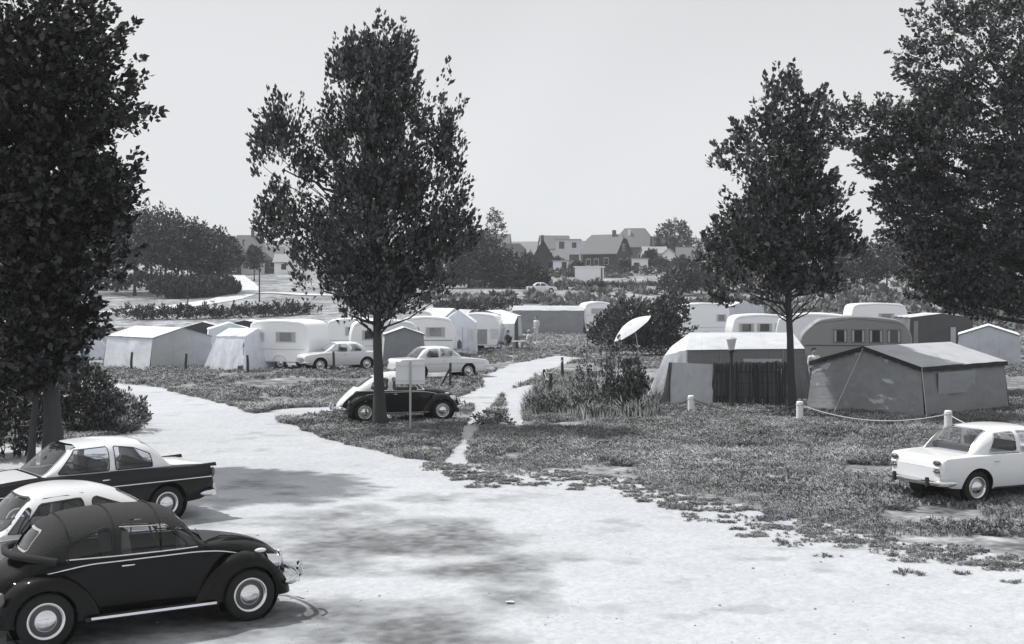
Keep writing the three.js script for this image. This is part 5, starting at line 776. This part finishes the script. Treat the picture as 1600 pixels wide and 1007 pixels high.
house('low house with broad grey roof right of the lane', 420, 250, 5 * deg, { w: 5.4, d: 6, eave: 2.6, ridge: 5, wall: BR.brown, roof: BR.roofl, windows: [['f', -1.2, 1.4, 1, 1], ['f', 1, 1.4, 1, 1]] });
house('white cottage by the lane half hidden by the middle tree', 446, 244, 0, { w: 3.6, d: 4, eave: 2.4, ridge: 3.8, wall: BR.white, roof: BR.roofp, windows: [['f', 0, 1.3, 0.9, 1]] });
house('long low house with dark roof behind the bushes', 742, 268, 4 * deg, { w: 8, d: 7, eave: 2.8, ridge: 6.4, wall: BR.brown, roof: BR.roof, windows: [['f', -2, 1.4, 1, 1], ['f', 2, 1.4, 1, 1]] });
house('house with dark hipped roof and white wall behind the poplar', 802, 262, -6 * deg, { w: 4.4, d: 6, eave: 2.4, ridge: 5.2, hip: 0.4, wall: BR.white, roof: BR.roof, windows: [['f', -1, 1.2, 0.8, 0.9], ['f', 1, 1.2, 0.8, 0.9]] });
house('dark steep gable end with a small finial', 848, 262, 90 * deg, { w: 5, d: 3.8, eave: 2.8, ridge: 6.0, wall: BR.dark, roof: BR.roof, windows: [['r', 0, 1.2, 2.6, 0.5]], chimneys: [[2.2, 0]] });
house('pale flat-roofed block with a dark upper window', 888, 292, -4 * deg, { w: 5.6, d: 6, eave: 5.6, ridge: 6, flat: true, wall: BR.pale, roof: BR.roofp, windows: [['f', -1.4, 4.4, 1.2, 1.6], ['f', 1.4, 1.6, 2.2, 1.4], ['f', 1.4, 4.4, 1, 1.2]] });
house('large dark house with gable end to the right', 948, 256, -32 * deg, { w: 7.6, d: 6.4, eave: 3.6, ridge: 7.2, hip: 0.25, wall: BR.dark, roof: BR.roofl, windows: [['f', -2.4, 1.6, 0.9, 1.2], ['f', -0.6, 1.6, 0.9, 1.2], ['f', 1.6, 1.8, 0.9, 1.2], ['r', 1.2, 1.6, 1, 1.2], ['r', -1.3, 1.6, 1, 1.2], ['r', 0, 4.6, 0.9, 1.1]], chimneys: [[1.8, 0.2]] });
house('tall house with half-hipped roof and white chimney behind', 992, 300, -10 * deg, { w: 7, d: 7, eave: 4.2, ridge: 8.4, hip: 0.45, wall: BR.brown, roof: BR.roofl, windows: [['f', -1.6, 1.6, 1, 1.2], ['f', 1.6, 1.6, 1, 1.2]], chimneys: [[-1.2, 1.2, BR.white]] });
house('small white house with dark doorway right of the dark house', 1000, 246, -12 * deg, { w: 2.8, d: 3.4, eave: 2.7, ridge: 3.1, flat: true, wall: BR.white, roof: BR.roofp, windows: [['f', -0.5, 1.0, 0.8, 1.7, 'door']] });
house('low pale house among the village gardens', 1022, 280, 6 * deg, { w: 5, d: 5, eave: 2.8, ridge: 4.2, wall: BR.pale, roof: BR.roofp, windows: [['f', 0, 1.4, 1.6, 0.9]] });
house('white gabled cottage in the middle of the right-hand gardens', 1046, 262, 80 * deg, { w: 4, d: 3.6, eave: 2.6, ridge: 4.2, wall: BR.white, roof: BR.roofp, windows: [['r', 0, 1.3, 0.9, 1]] });
house('grey-roofed white house at the right end of the village', 1076, 258, -5 * deg, { w: 4.6, d: 5, eave: 2.0, ridge: 4.4, wall: BR.white, roof: BR.roofl, windows: [['f', -1, 1.1, 0.8, 0.9], ['f', 1.1, 1.1, 0.8, 0.9]] });
house('white shed catching the sun on the slope below the village', 921, 214, -18 * deg, { w: 4.2, d: 3, eave: 2.3, ridge: 2.6, flat: true, wall: BR.white, roof: BR.white, windows: [['r', 0, 1.1, 0.8, 1.8, 'door']] });
house('hazy house behind the dark steep gable', 866, 320, 8 * deg, { w: 7, d: 7, eave: 3.4, ridge: 6.6, wall: BR.pale, roof: BR.roofl, windows: [['f', -1.6, 1.6, 1, 1.2], ['f', 1.6, 1.6, 1, 1.2]] });
house('pale house squeezed between the flat block and the dark house', 912, 305, -20 * deg, { w: 6, d: 6, eave: 3, ridge: 5.4, wall: BR.white, roof: BR.roofl, windows: [['f', 0, 1.5, 1, 1.2]] });
house('low white outbuilding in front of the flat-roofed block', 880, 250, -10 * deg, { w: 3.6, d: 3, eave: 2.2, ridge: 2.4, flat: true, wall: BR.white, roof: BR.roofp, windows: [['f', 0.4, 1.0, 0.8, 1.7, 'door']] });
house('brown house with long roof behind the low pale house', 1030, 315, 12 * deg, { w: 8, d: 7, eave: 3, ridge: 6.2, wall: BR.brown, roof: BR.roof, windows: [['f', -2, 1.5, 1, 1.2], ['f', 2, 1.5, 1, 1.2]], chimneys: [[2, 0]] });
house('white house with dark gable window right of the round tree', 1104, 300, 70 * deg, { w: 6, d: 5, eave: 3, ridge: 5.6, wall: BR.white, roof: BR.roofl, windows: [['r', 0, 3.6, 0.9, 1], ['r', -1.2, 1.3, 0.9, 1.1]] });
house('hazy long roof behind the poplar', 768, 318, -5 * deg, { w: 9, d: 7, eave: 3.4, ridge: 6.8, wall: BR.pale, roof: BR.roofl, windows: [['f', -2.4, 1.6, 1, 1.2], ['f', 2.4, 1.6, 1, 1.2]] });
saloon('saloon_car', 'tiny white car parked on the slope below the village', on(846, 172), 8 * deg, { paint: paint(0.72), trim: chrome, rim: creamRim, s: farCar });
const farTree = (name, label, px, D, w, h, o = {}) => { const r = w / 2, b = o.bole ?? 0.2, H = h * (1 - b); return tree(name, label, o.group, on(px, D, -0.2), { seed: Math.round(px * 7 + D), r0: Math.max(0.12, h * 0.02), trunkTop: h * 0.8, fork: b, leafMat: o.m ?? LM.far, leaf: o.leaf ?? 0.34, ratio: 0.7, per: 12, spread: 0.6, up: 0.4, gap: 0.27, gapf: 0.6, twigs: 14,
  lobes: o.tall ? [[0, h * 0.6, 0, r, h * 0.4, r, 90], [0, h * 0.85, 0, r * 0.6, h * 0.18, r * 0.6, 30]] : [[0, h * b + H * 0.5, 0, r * 0.95, H * 0.48, r * 0.95, o.n ?? 150], [-r * 0.5, h * b + H * 0.4, 0, r * 0.55, H * 0.33, r * 0.55, 50], [r * 0.5, h * b + H * 0.45, 0, r * 0.5, H * 0.35, r * 0.5, 50], [r * 0.1, h * b + H * 0.8, 0, r * 0.5, H * 0.25, r * 0.5, 45]] }); };
const ord = ['first', 'second', 'third', 'fourth', 'fifth', 'sixth', 'seventh', 'eighth', 'ninth', 'tenth', 'eleventh', 'twelfth'];
[[150, 168, 7, 10], [182, 172, 7, 10.5], [210, 164, 6.5, 10.5], [236, 172, 7, 11], [258, 166, 6.5, 10.6], [278, 174, 6.5, 10], [298, 168, 5.6, 9.2], [314, 176, 5.5, 8.4], [332, 172, 5, 8.2], [348, 178, 4.4, 7.4]].forEach(([px, D, w, h], k) => farTree('broadleaf_tree', `${ord[k]} tree from the left in the wood above the lane`, px, D, w, h, { group: 'trees of the wood above the lane', bole: 0.28, n: 170 }));
[[824, 256, 2.4, 3.2], [868, 256, 1.8, 2.2], [902, 246, 1.8, 1.8], [978, 246, 1.8, 2.0], [1016, 262, 2.4, 3.4], [1034, 250, 2, 2.0], [1062, 250, 2.2, 2.4]].forEach(([px, D, w, h], k) => farTree('garden_tree', `${ord[k]} small garden tree from the left among the village houses`, px, D, w, h, { group: 'garden trees of the village', bole: 0.1, n: 70 }));
farTree('young_tree', 'small slim tree standing on the lane before the steep-roofed house', 397, 215, 1.8, 5.4, { bole: 0.35, n: 60 });
[[703, 184, 5.5, 6.0], [732, 186, 5.5, 8.0], [757, 190, 6, 7.6], [786, 186, 5, 5.0], [812, 184, 4.6, 3.8], [834, 186, 3.6, 2.8]].forEach(([px, D, w, h], k) => farTree('broadleaf_tree', `${ord[k]} from the left of the bushy trees below the village`, px, D, w, h, { group: 'bushy trees below the village', bole: 0.06, n: 190 }));
farTree('poplar', 'tall thin hazy poplar above the bushy trees', 775, 235, 2.8, 11.5, { tall: true, bole: 0.1 });
farTree('broadleaf_tree', 'large round tree on the skyline right of the village', 1054, 292, 8.6, 9.8, { bole: 0.12, n: 240, leaf: 0.42 });
[[1066, 170, 5, 3.4], [1096, 176, 5.5, 4.6], [1118, 190, 6, 8.4], [1146, 182, 6, 8.0], [1172, 186, 5, 7.2]].forEach(([px, D, w, h], k) => farTree('broadleaf_tree', `${ord[k]} from the left of the trees behind the slender tree`, px, D, w, h, { group: 'trees behind the slender tree', bole: 0.08, n: 170 }));
[[1296, 165, 4, 6.4], [1322, 170, 4.4, 6.8], [1352, 160, 4.4, 6.0], [1386, 168, 5.2, 7.6], [1420, 158, 5.5, 7.4], [1460, 165, 6, 8], [1510, 160, 6, 8], [1560, 165, 6, 8]].forEach(([px, D, w, h], k) => farTree('broadleaf_tree', `${ord[k]} from the left of the thin-trunked trees behind the right tents`, px, D, w, h, { group: 'thin-trunked trees behind the right tents', bole: 0.34, n: 100 }));
bush('shrub', 'broad dark bush behind the white parasol', 'shrub', undefined, on(1022, 78), bushOpt(141, [[0, 1.3, 0, 1.5, 1.4, 1.3, 260], [-1.3, 1.6, 0, 1.2, 1.4, 1.1, 170], [1.1, 1.9, 0, 1.1, 1.6, 1.1, 170]], { leaf: 0.2, spread: 0.36, leafMat: LM.mid, gap: 0.24, gapf: 1 }));
bush('shrub', 'grey thicket left of the broad dark bush by the far caravan', 'shrub', undefined, on(968, 84), bushOpt(142, [[0, 1.2, 0, 1.1, 1.3, 1, 130], [-0.9, 0.9, 0, 0.9, 0.9, 0.9, 90]], { leaf: 0.2, spread: 0.36, gapf: 1 }));
function hedge(label, pts, h, n, seed, o = {}) {         // long low hedge through [px, D] points
  const c = on(pts[0][0], pts[0][1]), L = [], c3 = new THREE.CatmullRomCurve3(pts.map(([p, D]) => on(p, D).sub(c)));
  for (let k = 0; k < n; k++) { const q = c3.getPoint((k + 0.5) / n), hh = h * (0.75 + 0.5 * noise(k * 0.7, seed)); L.push([q.x, q.y + hh * 0.5, q.z, o.r ?? 1.4, hh * 0.62, 0.9, o.per ?? 34]); }
  return bush('hedge', label, 'hedge', undefined, c, bushOpt(seed, L, { leaf: 0.24, spread: 0.36, gap: 0.2, gapf: 0.9, stems: 10, leafMat: LM.bush, ...o }));
}
hedge('long low hedge along the near side of the lane at left', [[196, 122], [260, 122], [340, 123], [420, 125], [486, 128]], 0.75, 15, 151);
hedge('dark hedge on the bank under the wood above the lane', [[248, 158], [290, 160], [330, 164], [364, 170]], 1.7, 9, 152, { leafMat: LM.mid, per: 60 });
hedge('dark undergrowth filling the wood between the trunks', [[140, 178], [210, 179], [280, 182], [352, 186]], 2.2, 12, 156, { leafMat: LM.mid, per: 46, r: 2.2 });
hedge('dark hedge line on the slope below the village', [[916, 184], [950, 184], [1004, 186]], 0.7, 7, 153, { leafMat: LM.mid });
hedge('garden hedge in front of the village houses', [[866, 226], [900, 232], [960, 236], [1010, 238], [1060, 240]], 1.3, 14, 154);
hedge('rough hedge across the meadow left of the broad dark bush', [[690, 128], [740, 130], [800, 134]], 0.6, 8, 155);
// telegraph poles
{ const t = thing('telegraph_pole', 'dark telegraph pole beside the lane on the left', 'pole', on(405, 150)); new MB().cyl(V(0, -0.3, 0), V(0, 5.2, 0), 0.1, 0.07, 8).build('pole', MW.wood, t); new MB().box(0, 4.9, 0, 1.0, 0.09, 0.09).build('cross_arm', MW.wood, t); }
{ const t = thing('telegraph_pole', 'thin dark pole rising from the hedge before the wood', 'pole', on(293, 124)); new MB().cyl(V(0, -0.3, 0), V(0, 5.0, 0), 0.07, 0.05, 8).build('pole', MW.wood, t); new MB().box(0, 4.7, 0, 0.8, 0.08, 0.08).build('cross_arm', MW.wood, t); }
// far hills
{ const b = new MB(), R = [[820, 27, 1], [1250, 44, 2]]; for (const [D, h, s] of R) b.grid(120, 3, (u, v) => { const x = lerp(-0.75, 0.75, u) * D; return V(x, landCurve(D) - 3 + v * (h - 10 + 9 * (fbm(x * 0.006, s, 3, 4) - 0.5) * 2), -D - v * 60); });
  struct(b.build('hills', mat(0.16, { roughness: 1 }))); }
renderer.render(scene, camera);
